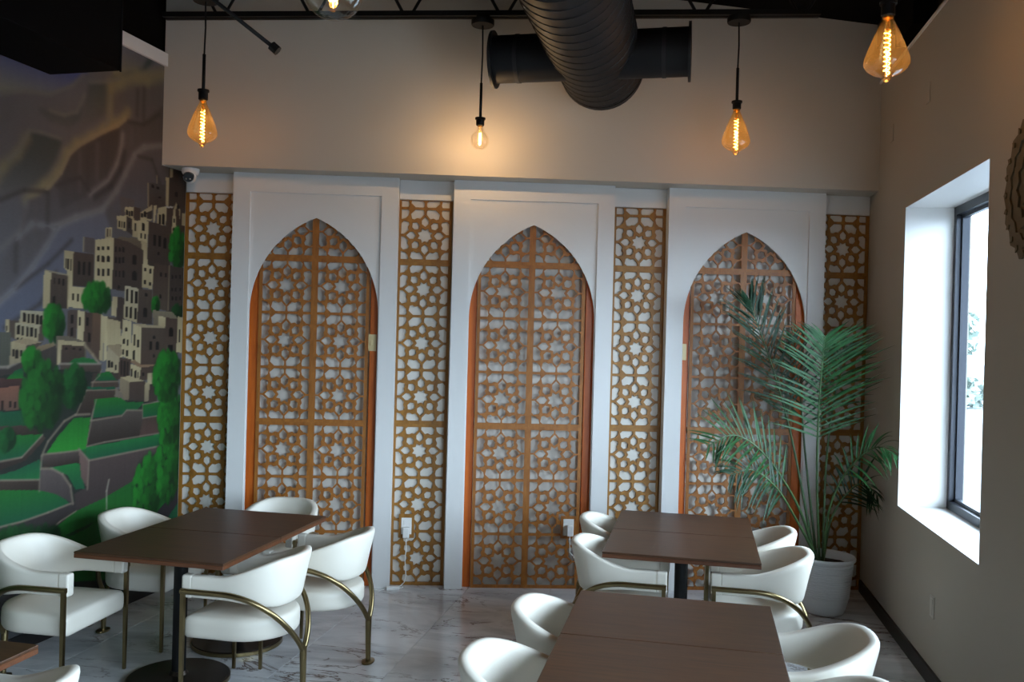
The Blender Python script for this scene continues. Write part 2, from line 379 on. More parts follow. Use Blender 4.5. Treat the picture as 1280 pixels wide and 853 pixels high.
# ------------------------------------------------------------------ mural on the left wall
MURAL=[
('p',(112,106,104),(96,95,100),[(-1842,3540),(123,4252),(244,1467),(-1782,1555)]),
('p',(58,72,150),(150,142,112),[(-1841,3497),(-1357,3526),(-1047,3478),(-1114,3388),(-1278,3283),(-1447,3245),(-1623,3196),(-1830,3138)]),
('p',(96,98,124),(150,140,104),[(-840,3851),(-205,3846),(-198,3676),(-509,3629),(-826,3482)]),
('p',(112,107,106),(100,97,98),[(-1830,3134),(-1623,3192),(-1525,3233),(-1361,3255),(-1181,3354),(-1088,3455),(-888,3520),(-1045,3418),(-1070,3331),(-1095,3255),(-1162,3193),(-1254,3160),(-1357,3157),(-1462,3139),(-1579,3081),(-1717,2967),(-1823,2898)]),
('p',(64,74,70),(96,94,92),[(-1463,3148),(-1357,3157),(-1254,3160),(-1149,3201),(-1096,3264),(-1084,3337),(-1106,3163),(-1185,3084),(-1368,3088)]),
('p',(60,74,68),(104,98,94),[(-1038,3415),(-841,3477),(-820,3525),(-673,3590),(-527,3661),(-479,3737),(-401,3750),(-493,3661),(-672,3569),(-781,3500),(-817,3443),(-834,3292),(-965,3187),(-1118,3100),(-1075,3270)]),
('p',(60,70,68),(104,100,98),[(-1500,3005),(-1427,3008),(-1249,3011),(-1297,2876),(-1417,2687),(-1705,2593),(-1812,2554),(-1683,2775),(-1600,2837),(-1545,2926)]),
('l',(138,126,98),40,[(-1812,2554),(-1688,2760),(-1589,2852),(-1522,2958)]),
('p',(104,98,92),(100,94,92),[(-825,3461),(-780,3495),(-591,3572),(-318,3674),(-253,3431),(-513,3299),(-661,3273),(-679,3311),(-819,3286)]),
('l',(146,134,100),60,[(-825,3451),(-749,3504),(-575,3587),(-474,3601),(-309,3683)]),
('l',(152,136,100),45,[(-1511,2602),(-1380,2708),(-1281,2802),(-1207,2933),(-1128,3009),(-997,3083),(-890,3154),(-770,3220),(-693,3281),(-663,3326)]),
('l',(146,130,96),40,[(-841,3467),(-840,3229)]),
('b',1,0,[]),
('p',(88,80,76),(100,97,100),[(-1415,2641),(-1355,2703),(-1256,2812),(-1194,2936),(-1114,3002),(-990,3075),(-882,3141),(-762,3201),(-685,3272),(-513,3293),(-300,3464),(-212,3327),(-193,2870),(-704,2306),(-1789,1773),(-1798,2078),(-1585,2363),(-1511,2602)]),
('p',(72,64,60),(84,78,78),[(-1194,2936),(-1114,3002),(-882,3141),(-738,3201),(-716,3047),(-805,2898),(-984,2727),(-1255,2585),(-1279,2735)]),
('p',(96,89,86),(94,90,94),[(-555,3081),(-439,3151),(-298,3176),(-248,2861),(-637,2634),(-795,2654),(-725,2860)]),
('p',(108,106,114),(92,96,112),[(-1793,1926),(-1463,2238),(-1271,2482),(-1085,2561),(-870,2627),(-790,2508),(-1143,2267),(-1391,1915),(-1789,1773)]),
('l',(146,138,132),26,[(-999,2719),(-840,2834),(-760,2954),(-725,3056),(-713,3165)]),
('l',(140,134,132),26,[(-1296,2474),(-1119,2556),(-886,2640),(-754,2786),(-679,2906),(-587,3053),(-489,3128),(-298,3182)]),
('l',(136,132,134),22,[(-1793,1926),(-1577,2092),(-1462,2215),(-1356,2352),(-1270,2477),(-1471,2469),(-1585,2363)]),
('l',(60,54,54),30,[(-962,2710),(-816,2807),(-728,2928),(-693,3052)]),
('l',(122,116,114),18,[(-1696,2297),(-1552,2422),(-1511,2593)]),
('l',(100,92,90),16,[(-1533,2544),(-1533,2369)]),
('l',(70,63,62),16,[(-1354,2675),(-1353,2461)]),
('l',(100,92,90),16,[(-1099,2966),(-1097,2718)]),
('l',(70,63,62),16,[(-1030,3011),(-1028,2750)]),
('l',(100,92,90),16,[(-945,3049),(-944,2820)]),
('l',(70,63,62),16,[(-858,3095),(-856,2852)]),
('l',(100,92,90),16,[(-619,3230),(-622,3110)]),
('l',(70,63,62),16,[(-505,3531),(-505,3312)]),
('l',(100,92,90),16,[(-420,3566),(-421,3377)]),
('l',(70,63,62),16,[(-571,3501),(-572,3317)]),
('l',(100,92,90),16,[(-1444,2585),(-1445,2426)]),
('l',(70,63,62),16,[(-1585,2363),(-1585,2182)]),
('b',1,0,[]),
('l',(128,122,112),14,[(-1723,3151),(-1554,3216),(-1361,3251),(-1181,3354),(-1088,3450)]),
('l',(128,122,112),14,[(-1357,3157),(-1241,3158),(-1135,3205),(-1070,3331)]),
('l',(128,122,112),14,[(-1512,3002),(-1415,3011),(-1262,3008)]),
('l',(128,122,112),14,[(-1031,3417),(-841,3477),(-750,3525)]),
('l',(128,122,112),14,[(-1656,2803),(-1590,2861),(-1512,2988)]),
('l',(128,122,112),14,[(-904,3136),(-847,3227),(-838,3385)]),
('l',(176,152,108),14,[(-1355,2693),(-1256,2807),(-1187,2937),(-1114,3002),(-990,3080),(-882,3146),(-762,3211),(-685,3272)]),
('l',(70,63,62),16,[(-1705,2571),(-1536,2653),(-1354,2675)]),
('l',(70,63,62),16,[(-1292,2723),(-1094,2808),(-1006,2733)]),
('l',(70,63,62),16,[(-661,3262),(-495,3281),(-325,3401)]),
('l',(70,63,62),16,[(-554,3054),(-400,3059),(-305,2908)]),
('l',(70,63,62),16,[(-1577,2092),(-1340,2249),(-1149,2414)]),
('l',(70,63,62),16,[(-1655,1863),(-1395,2009),(-1274,2207)]),
('b',1,0,[]),
('l',(150,136,108),14,[(-1367,2691),(-1256,2807),(-1187,2937),(-1114,3002),(-990,3080),(-882,3146),(-762,3211),(-685,3272)]),
('l',(128,120,116),9,[(-999,2719),(-840,2834),(-760,2954),(-725,3056),(-713,3165)]),
('l',(124,118,116),9,[(-1296,2474),(-1119,2556),(-886,2640),(-754,2786),(-679,2906),(-587,3053),(-489,3128),(-298,3182)]),
('l',(118,114,116),9,[(-1793,1926),(-1577,2092),(-1462,2215),(-1356,2352),(-1270,2477),(-1471,2469),(-1585,2363)]),
('p',(66,55,48),(78,62,52),[(-210,3051),(31,3075),(58,2434),(-207,2523)]),
('p',(172,156,120),(172,156,120),[(-200,3042),(-163,3043),(-160,2980),(-197,2973)]),
('p',(192,176,136),(172,156,120),[(-243,2965),(-207,2972),(-207,2764),(-235,2760)]),
('w',(24,19,16),1,[(-117,2866,38,35),(-104,2780,38,40)]),
('p',(82,76,74),(78,62,52),[(-429,2897),(-250,2912),(-234,2737),(-439,2718)]),
('l',(172,156,120),10,[(-437,2885),(-431,2730)]),
('l',(172,156,120),7,[(-343,2958),(-341,2907)]),
('w',(24,19,16),1,[(-388,2877,26,23),(-331,2875,27,22),(-306,2812,28,17)]),
('p',(98,88,84),(98,88,84),[(-721,2750),(-576,2752),(-587,2614),(-716,2623)]),
('p',(192,176,136),(172,156,120),[(-671,2688),(-582,2702),(-578,2610),(-668,2614)]),
('p',(78,62,52),(78,62,52),[(-582,2702),(-515,2706),(-511,2608),(-578,2610)]),
('w',(24,19,16),1,[(-650,2654,17,37),(-625,2652,16,37),(-601,2656,17,38)]),
('p',(172,156,120),(192,176,136),[(-514,2674),(-388,2748),(-383,2637),(-512,2619)]),
('w',(24,19,16),1,[(-494,2660,22,33),(-463,2670,22,38)]),
('p',(66,55,48),(66,55,48),[(-446,2684),(-386,2709),(-384,2648),(-444,2640)]),
('p',(192,176,136),(172,156,120),[(-748,2619),(-653,2632),(-649,2531),(-744,2535)]),
('p',(66,55,48),(66,55,48),[(-653,2632),(-595,2619),(-591,2511),(-649,2531)]),
('w',(24,19,16),1,[(-724,2569,14,42),(-698,2570,13,43),(-673,2570,14,42),(-626,2577,16,43)]),
('p',(192,176,136),(192,176,136),[(-370,2745),(-335,2751),(-356,2629),(-374,2627)]),
('p',(192,176,136),(172,156,120),[(-325,2735),(-226,2762),(-229,2623),(-329,2622)]),
('w',(24,19,16),1,[(-298,2660,25,68),(-260,2665,25,74)]),
('p',(190,184,170),(190,184,170),[(-235,2760),(-142,2774),(-160,2757),(-234,2749)]),
('p',(78,62,52),(78,62,52),[(-225,2750),(-151,2761),(-145,2611),(-229,2623)]),
('p',(172,156,120),(192,176,136),[(-150,2744),(-115,2808),(-65,2763),(-69,2627),(-154,2616)]),
('p',(78,62,52),(78,62,52),[(-122,2754),(-85,2777),(-59,2628),(-107,2622)]),
('w',(24,19,16),1,[(-133,2671,17,29),(-94,2776,29,29)]),
('p',(172,156,120),(172,156,120),[(-164,2626),(-69,2633),(-84,2525),(-160,2534)]),
('w',(24,19,16),1,[(-132,2607,25,23),(-133,2549,25,23)]),
('p',(172,156,120),(172,156,120),[(-44,2742),(5,2743),(9,2649),(-40,2648)]),
('p',(110,96,76),(78,62,52),[(-711,2486),(-482,2497),(-410,2432),(-404,2288),(-781,2257),(-773,2457)]),
('p',(192,176,136),(172,156,120),[(-595,2613),(-529,2617),(-524,2503),(-591,2500)]),
('w',(24,19,16),1,[(-560,2569,18,54)]),
('p',(192,176,136),(192,176,136),[(-529,2622),(-418,2627),(-429,2475),(-532,2485)]),
('w',(24,19,16),1,[(-479,2580,26,55),(-499,2517,18,39),(-457,2519,19,39)]),
('p',(78,62,52),(66,55,48),[(-418,2627),(-173,2619),(-169,2284),(-430,2286)]),
('w',(24,19,16),1,[(-351,2503,32,78),(-295,2501,33,79),(-233,2497,33,74),(-303,2415,23,22)]),
('p',(172,156,120),(192,176,136),[(-498,2489),(-429,2475),(-422,2298),(-474,2293)]),
('t',(28,104,30),1,[(-81,2467,107,152)]),
('p',(92,82,78),(92,82,78),[(-1053,2445),(-953,2447),(-934,2347),(-1049,2350)]),
('l',(172,156,120),8,[(-1049,2440),(-1050,2355)]),
('p',(192,176,136),(172,156,120),[(-859,2525),(-791,2539),(-796,2460),(-856,2448)]),
('w',(78,62,52),1,[(-836,2497,13,52),(-809,2500,12,52)]),
('p',(78,62,52),(66,55,48),[(-773,2473),(-614,2460),(-470,2421),(-467,2128),(-784,2131)]),
('w',(24,19,16),1,[(-750,2397,18,32),(-748,2326,19,42),(-744,2236,18,42),(-714,2401,19,32),(-712,2329,19,42),(-708,2239,19,42),(-678,2404,19,32),(-675,2333,19,43),(-672,2242,19,43)]),
('w',(24,19,16),1,[(-560,2346,45,65),(-559,2237,45,65),(-714,2151,20,21)]),
('p',(192,176,136),(192,176,136),[(-945,2438),(-773,2473),(-776,2131),(-950,2162)]),
('w',(24,19,16),1,[(-917,2387,22,26),(-914,2321,22,41),(-911,2234,22,46),(-872,2392,22,26),(-870,2325,23,41),(-867,2237,23,46),(-823,2397,23,26),(-820,2329,23,41),(-817,2241,23,47)]),
('p',(78,62,52),(66,55,48),[(-1132,2342),(-956,2345),(-956,2131),(-1139,2134)]),
('w',(24,19,16),1,[(-1086,2247,20,84),(-1039,2246,21,85),(-993,2250,22,86)]),
('p',(172,156,120),(192,176,136),[(-1213,2343),(-1132,2342),(-1139,2129),(-1180,2136),(-1182,2219),(-1216,2236)]),
('w',(24,19,16),1,[(-1196,2267,11,63),(-1176,2264,11,69),(-1155,2261,10,69)]),
('p',(84,71,60),(66,55,48),[(-1313,2199),(-1175,2190),(-1174,1990),(-1325,1984)]),
('p',(192,176,136),(172,156,120),[(-1370,2209),(-1313,2199),(-1321,1979),(-1375,1986)]),
('l',(172,156,120),6,[(-1364,2209),(-1182,2195)]),
('w',(24,19,16),1,[(-1285,2153,11,33),(-1250,2151,12,39),(-1213,2149,11,39),(-1285,2033,20,57)]),
('p',(172,156,120),(172,156,120),[(-1181,2190),(-1161,2192),(-1161,1990),(-1181,1989)]),
('p',(192,176,136),(192,176,136),[(-1166,2132),(-1027,2126),(-1037,1995),(-1168,2000)]),
('w',(24,19,16),1,[(-1130,2063,17,44),(-1088,2063,16,45)]),
('t',(28,104,30),2,[(-917,2066,135,97)]),
('p',(78,62,52),(84,71,60),[(-354,2343),(-171,2336),(-176,2006),(-359,2033)]),
('p',(66,55,48),(66,55,48),[(-171,2342),(12,2334),(17,1983),(-186,2006)]),
('l',(172,156,120),5,[(-176,2341),(-177,2018)]),
('w',(24,19,16),1,[(-140,2263,21,29),(-136,2170,21,29),(-133,2107,21,29),(-97,2266,21,29),(-93,2173,21,29),(-90,2109,21,29),(-44,2270,21,29),(-40,2176,21,29),(-37,2112,21,30),(-270,2271,20,29),(-215,2269,20,29),(-273,2111,20,29)]),
('p',(192,176,136),(172,156,120),[(-475,2326),(-353,2320),(-364,2157),(-477,2166)]),
('w',(24,19,16),1,[(-444,2290,22,27),(-387,2284,22,34),(-445,2204,22,27),(-388,2194,22,28)]),
('p',(66,55,48),(66,55,48),[(-720,2087),(-648,2080),(-648,1871),(-735,1870)]),
('p',(172,156,120),(192,176,136),[(-774,2084),(-720,2087),(-731,1954),(-778,1963)]),
('p',(84,71,60),(66,55,48),[(-519,2153),(-364,2151),(-354,1910),(-527,1917)]),
('p',(186,176,146),(172,156,120),[(-651,2166),(-511,2153),(-518,1917),(-659,1946)]),
('w',(24,19,16),1,[(-625,2103,22,86),(-578,2095,22,92),(-533,2092,22,88),(-628,1990,21,70),(-584,1986,21,76),(-538,1982,22,76)]),
('w',(24,19,16),1,[(-430,2116,26,22),(-434,1994,40,67)]),
('t',(28,104,30),3,[(-324,2046,36,40)]),
('t',(20,60,24),4,[(-62,2010,68,35)]),
('p',(130,118,96),(84,71,60),[(-349,2011),(-129,2008),(-60,1963),(-48,1681),(-292,1684),(-345,1887)]),
('p',(192,176,136),(172,156,120),[(-285,1974),(-193,1965),(-209,1890),(-291,1900)]),
('p',(78,62,52),(84,71,60),[(-203,1965),(-60,1957),(-68,1681),(-219,1683)]),
('w',(24,19,16),1,[(-137,1862,43,64)]),
('w',(18,15,14),0,[(-141,1740,51,58)]),
('p',(172,156,120),(192,176,136),[(-61,1975),(38,1972),(29,1703),(-69,1716)]),
('w',(24,19,16),1,[(-35,1834,17,95)]),
('p',(84,71,60),(84,71,60),[(-1617,1909),(-1547,1902),(-1556,1792),(-1637,1827)]),
('p',(172,156,120),(192,176,136),[(-1645,1913),(-1617,1909),(-1620,1837),(-1649,1845)]),
('w',(24,19,16),1,[(-1638,1859,11,27)]),
('p',(92,92,80),(74,74,64),[(-1791,1847),(-1603,1837),(-1603,1647),(-1785,1643)]),
('p',(170,162,136),(172,156,120),[(-1544,1966),(-1349,1964),(-1359,1878),(-1547,1888)]),
('w',(24,19,16),1,[(-1513,1926,19,56),(-1480,1922,19,56),(-1447,1921,20,56),(-1414,1917,19,56),(-1382,1915,20,56)]),
('p',(84,71,60),(84,71,60),[(-1397,1887),(-1347,1888),(-1362,1793),(-1412,1792)]),
('p',(170,160,132),(172,156,120),[(-1576,1892),(-1390,1887),(-1406,1788),(-1579,1801)]),
('w',(24,19,16),1,[(-1552,1854,17,55),(-1522,1849,16,55),(-1488,1845,16,55),(-1455,1844,17,56),(-1424,1835,17,57),(-1559,1801,14,18),(-1527,1797,15,19)]),
('p',(72,64,58),(58,52,48),[(-1784,1634),(-1609,1647),(-1446,1708),(-1260,1784),(-1242,1629),(-1442,1587),(-1783,1581)]),
('l',(146,136,122),12,[(-1785,1643),(-1620,1643),(-1505,1686),(-1398,1736),(-1273,1774)]),
('p',(140,120,90),(110,94,74),[(-1483,1741),(-1286,1783),(-1266,1764),(-1458,1709)]),
('p',(84,71,60),(84,71,60),[(-1490,1769),(-1368,1783),(-1446,1722),(-1511,1682)]),
('p',(156,138,108),(156,138,108),[(-1602,1787),(-1497,1806),(-1375,1783),(-1490,1764)]),
('p',(172,156,120),(140,126,102),[(-1602,1787),(-1490,1769),(-1511,1672),(-1614,1652)]),
('w',(24,19,16),1,[(-1585,1724,15,41),(-1559,1714,16,54),(-1530,1721,13,37)]),
('t',(28,104,30),5,[(-1283,1899,85,111)]),
('p',(84,70,62),(84,70,62),[(-1174,1980),(-1086,1983),(-1093,1794),(-1168,1813)]),
('w',(24,19,16),1,[(-1132,1927,18,54),(-1132,1848,17,54)]),
('p',(78,62,52),(78,62,52),[(-1029,1975),(-943,1973),(-955,1703),(-1043,1774)]),
('w',(24,19,16),1,[(-999,1916,18,56),(-979,1815,16,61)]),
('p',(104,80,62),(78,62,52),[(-950,1973),(-869,1966),(-880,1661),(-963,1713)]),
('p',(192,176,136),(192,176,136),[(-1086,1983),(-1022,1976),(-1030,1784),(-1086,1799)]),
('w',(24,19,16),1,[(-1066,1914,16,55)]),
('p',(192,176,136),(172,156,120),[(-876,1965),(-838,1951),(-850,1660),(-881,1671)]),
('p',(84,71,60),(66,55,48),[(-816,1952),(-722,1944),(-732,1774),(-807,1722)]),
('p',(192,176,136),(192,176,136),[(-838,1951),(-816,1952),(-813,1670),(-843,1660)]),
('p',(108,98,82),(92,82,70),[(-1261,1822),(-1169,1823),(-1079,1804),(-1001,1784),(-1003,1643),(-1255,1648)]),
('p',(172,156,120),(192,176,136),[(-1247,1798),(-1015,1784),(-1029,1759),(-1214,1769),(-1223,1648),(-1249,1648)]),
('p',(78,62,52),(66,55,48),[(-1214,1769),(-1022,1759),(-1011,1648),(-1216,1652)]),
('w',(24,19,16),1,[(-1173,1745,18,15),(-1112,1742,18,15),(-1056,1739,18,15)]),
('l',(150,134,108),14,[(-1015,1764),(-941,1703),(-887,1650)]),
('p',(84,71,60),(66,55,48),[(-1229,1653),(-857,1645),(-870,1578),(-1215,1604)]),
('p',(32,104,48),(30,92,46),[(-1163,1651),(-1109,1680),(-1026,1689),(-940,1677),(-887,1645)]),
('l',(150,140,126),9,[(-1229,1653),(-865,1645)]),
('p',(172,156,120),(192,176,136),[(-823,1941),(-690,1924),(-657,1678),(-760,1690),(-807,1722)]),
('p',(66,55,48),(66,55,48),[(-747,1769),(-668,1764),(-666,1699),(-745,1706)]),
('p',(192,176,136),(192,176,136),[(-667,1940),(-577,1926),(-567,1655),(-674,1700)]),
('w',(24,19,16),1,[(-627,1871,16,27),(-648,1791,16,38),(-612,1780,16,43),(-650,1721,16,38),(-614,1710,17,44)]),
('p',(84,71,60),(78,62,52),[(-484,1890),(-209,1890),(-215,1579),(-498,1599)]),
('p',(192,176,136),(192,176,136),[(-560,1911),(-467,1891),(-472,1598),(-575,1655)]),
('p',(164,148,116),(164,148,116),[(-560,1911),(-283,1906),(-209,1890),(-466,1888)]),
('w',(24,19,16),1,[(-539,1802,18,77),(-502,1775,20,55),(-543,1698,18,65)]),
('w',(24,19,16),1,[(-366,1761,32,62),(-292,1761,33,63),(-330,1820,28,23),(-328,1690,18,23)]),
('p',(150,132,104),(150,132,104),[(-809,1764),(-684,1774),(-658,1710),(-697,1679),(-784,1711)]),
('p',(78,62,52),(78,62,52),[(-697,1684),(-567,1671),(-587,1536),(-707,1541)]),
('w',(34,28,24),0,[(-666,1614,17,97),(-634,1608,18,97),(-602,1607,18,98)]),
('p',(164,150,122),(172,156,120),[(-808,1759),(-689,1684),(-699,1519),(-818,1597)]),
('w',(24,19,16),1,[(-789,1643,17,47),(-761,1637,17,42),(-724,1615,16,37)]),
('p',(140,112,86),(140,112,86),[(-583,1655),(-534,1665),(-465,1631),(-271,1627),(-464,1603)]),
('p',(78,62,52),(78,62,52),[(-473,1609),(-280,1615),(-339,1527),(-486,1521)]),
('p',(192,176,136),(172,156,120),[(-574,1639),(-464,1609),(-478,1521),(-578,1536)]),
('w',(24,19,16),1,[(-559,1578,15,60),(-522,1566,16,55),(-496,1560,10,44),(-437,1564,19,28)]),
('p',(172,156,120),(192,176,136),[(-393,1568),(-314,1571),(-320,1492),(-391,1495)]),
('p',(66,55,48),(66,55,48),[(-364,1494),(-284,1490),(-279,1365),(-385,1360)]),
('p',(172,156,120),(130,116,94),[(-426,1513),(-364,1494),(-377,1360),(-420,1363)]),
('p',(78,62,52),(66,55,48),[(-586,1520),(-417,1513),(-420,1368),(-588,1368)]),
('p',(140,124,98),(120,104,84),[(-676,1550),(-578,1519),(-588,1368),(-687,1406)]),
('p',(172,156,120),(172,156,120),[(-676,1550),(-579,1557),(-417,1513),(-578,1514)]),
('p',(40,44,38),(34,38,32),[(-1783,1581),(-1607,1602),(-1443,1606),(-1222,1618),(-863,1588),(-670,1400),(-149,1345),(64,1355),(126,-102),(-1747,410)]),
('p',(24,80,52),(30,106,36),[(-1629,1576),(-1573,1619),(-1515,1636),(-1502,1575)]),
('p',(78,52,46),(56,40,38),[(-1783,1581),(-1514,1576),(-1512,1530),(-1672,1524),(-1781,1511)]),
('p',(128,86,68),(96,72,60),[(-1781,1529),(-1536,1531),(-1537,1393),(-1777,1406)]),
('w',(24,19,16),1,[(-1655,1429,19,50),(-1600,1430,15,37),(-1563,1427,15,36)]),
('p',(24,80,52),(28,76,44),[(-1777,1398),(-1496,1386),(-1408,1295),(-1775,1319)]),
('p',(74,60,50),(46,37,31),[(-1775,1319),(-1457,1299),(-1344,1237),(-1773,1266)]),
('p',(30,106,36),(24,80,52),[(-1773,1266),(-1344,1237),(-1380,1179),(-1499,1118),(-1769,1117)]),
('t',(22,80,34),6,[(-1618,1232,63,50)]),
('p',(74,60,50),(46,37,31),[(-1769,1112),(-1505,1119),(-1350,1233),(-1324,1211),(-1474,1097),(-1767,1046)]),
('l',(134,120,102),8,[(-1769,1112),(-1505,1119),(-1350,1233)]),
('p',(24,80,52),(30,104,54),[(-1766,1029),(-1544,1050),(-1364,1092),(-1360,959),(-1766,1020)]),
('p',(74,60,50),(46,37,31),[(-1766,1024),(-1360,968),(-1364,907),(-1764,971)]),
('l',(134,120,102),8,[(-1766,1024),(-1360,968)]),
('p',(30,106,36),(24,80,52),[(-1764,971),(-1282,894),(-1175,842),(-1113,787),(-1290,761),(-1487,746),(-1757,746)]),
('p',(58,50,48),(44,40,38),[(-1757,746),(-1487,746),(-1290,761),(-1106,781),(-938,823),(-790,852),(-786,735),(-1055,722),(-1274,647),(-1349,624),(-1753,614)]),
('l',(134,120,102),9,[(-1757,746),(-1487,746),(-1290,761),(-1092,784)]),
('p',(26,92,32),(28,94,32),[(-1406,486),(-1298,623),(-1090,719),(-803,770),(-527,833),(-222,867),(89,752),(120,21),(-1402,363)]),
('l',(134,120,102),7,[(-1305,634),(-1190,688),(-1056,727)]),
('p',(26,60,30),(26,60,30),[(-1153,593),(-887,629),(-945,600),(-1112,574)]),
('p',(74,60,50),(46,37,31),[(-1077,1330),(-998,1481),(-673,1470),(-702,1402),(-901,1419),(-948,1315)]),
('l',(134,120,102),7,[(-1077,1330),(-990,1480),(-705,1471)]),
('p',(24,80,52),(24,80,52),[(-991,1501),(-706,1498),(-721,1472),(-983,1485)]),
('p',(66,55,48),(66,55,48),[(-937,1590),(-693,1583),(-690,1487),(-955,1499)]),
('p',(30,106,36),(24,80,52),[(-920,1538),(-892,1578),(-787,1596),(-707,1530)]),
('p',(74,60,50),(74,60,50),[(-949,1534),(-691,1524),(-697,1487),(-955,1499)]),
('l',(134,120,102),6,[(-949,1529),(-691,1524)]),
('l',(134,120,102),6,[(-856,1608),(-877,1568),(-934,1529),(-940,1498)]),
('p',(116,104,90),(116,104,90),[(-721,1488),(-656,1442),(-605,1364),(-727,1425)]),
('p',(30,106,36),(24,80,52),[(-916,1420),(-671,1416),(-605,1380),(-420,1368),(-503,1313),(-667,1298),(-926,1298)]),
('p',(84,74,67),(46,37,31),[(-940,1289),(-650,1292),(-603,1326),(-427,1313),(-446,1137),(-985,1125)]),
('l',(134,120,102),8,[(-901,1414),(-947,1284),(-650,1292),(-603,1326),(-427,1313)]),
('l',(134,120,102),8,[(-921,1354),(-978,1134)]),
('p',(30,106,36),(24,80,52),[(-437,1353),(-215,1361),(-239,1265),(-433,1258)]),
('p',(74,60,50),(84,62,56),[(-433,1258),(-211,1263),(-206,1141),(-463,1133)]),
('l',(134,120,102),6,[(-437,1353),(-433,1258),(-211,1263)]),
('l',(134,120,102),6,[(-437,1353),(-206,1366)]),
('p',(30,108,52),(24,80,52),[(-1034,1116),(-206,1130),(-202,1043),(-953,1035)]),
('l',(134,120,102),7,[(-1048,1117),(-816,1132),(-197,1135)]),
('p',(30,106,36),(40,132,42),[(-1321,1115),(-1228,1211),(-1097,1312),(-948,1305),(-984,1105),(-1204,1106)]),
('p',(86,74,68),(46,37,31),[(-1346,1113),(-1198,1110),(-1034,1100),(-1038,1026),(-1337,1036)]),
('l',(134,120,102),10,[(-1364,902),(-1352,1109),(-1305,1190),(-1178,1299),(-1084,1331),(-956,1326)]),
('l',(134,120,102),8,[(-1340,1117),(-1198,1110),(-1034,1105)]),
('p',(30,108,50),(24,80,52),[(-1286,1029),(-1038,1026),(-983,856),(-1067,864),(-1139,965)]),
('p',(92,80,76),(62,54,52),[(-1356,1034),(-1267,1022),(-1180,975),(-1110,891),(-1085,777),(-1229,861),(-1364,907)]),
('l',(134,120,102),10,[(-1356,1034),(-1267,1022),(-1180,975),(-1110,891),(-1085,777)]),
('p',(78,64,60),(58,48,46),[(-960,1031),(-202,1043),(-195,863),(-527,833),(-818,762),(-1049,731),(-1080,836),(-968,859)]),
('p',(116,92,84),(92,72,66),[(-1048,1117),(-953,1030),(-961,852),(-1021,933)]),
('l',(134,120,102),9,[(-1048,1117),(-953,1030),(-961,847)]),
('l',(134,120,102),9,[(-953,1030),(-202,1043)]),
('l',(160,152,134),9,[(-761,879),(-781,808),(-776,660)]),
('p',(48,42,44),(48,42,44),[(-247,573),(-8,707),(89,752),(96,600),(-76,482),(-207,473)]),
('p',(28,84,52),(28,84,52),[(-160,470),(-3,599),(93,661),(110,265),(-154,323)]),
('t',(22,78,30),7,[(-1103,1506,105,135)]),
('t',(28,104,30),8,[(-1451,1671,68,70)]),
('t',(26,88,28),9,[(-1351,1461,182,210)]),
('t',(28,104,30),10,[(-344,771,182,238)]),
('t',(28,104,30),12,[(-121,900,165,294)]),
('t',(28,104,30),11,[(-126,1250,145,211)]),
('t',(28,104,30),13,[(-167,1543,173,192)]),
('t',(24,70,28),14,[(-1529,580,379,139)])]

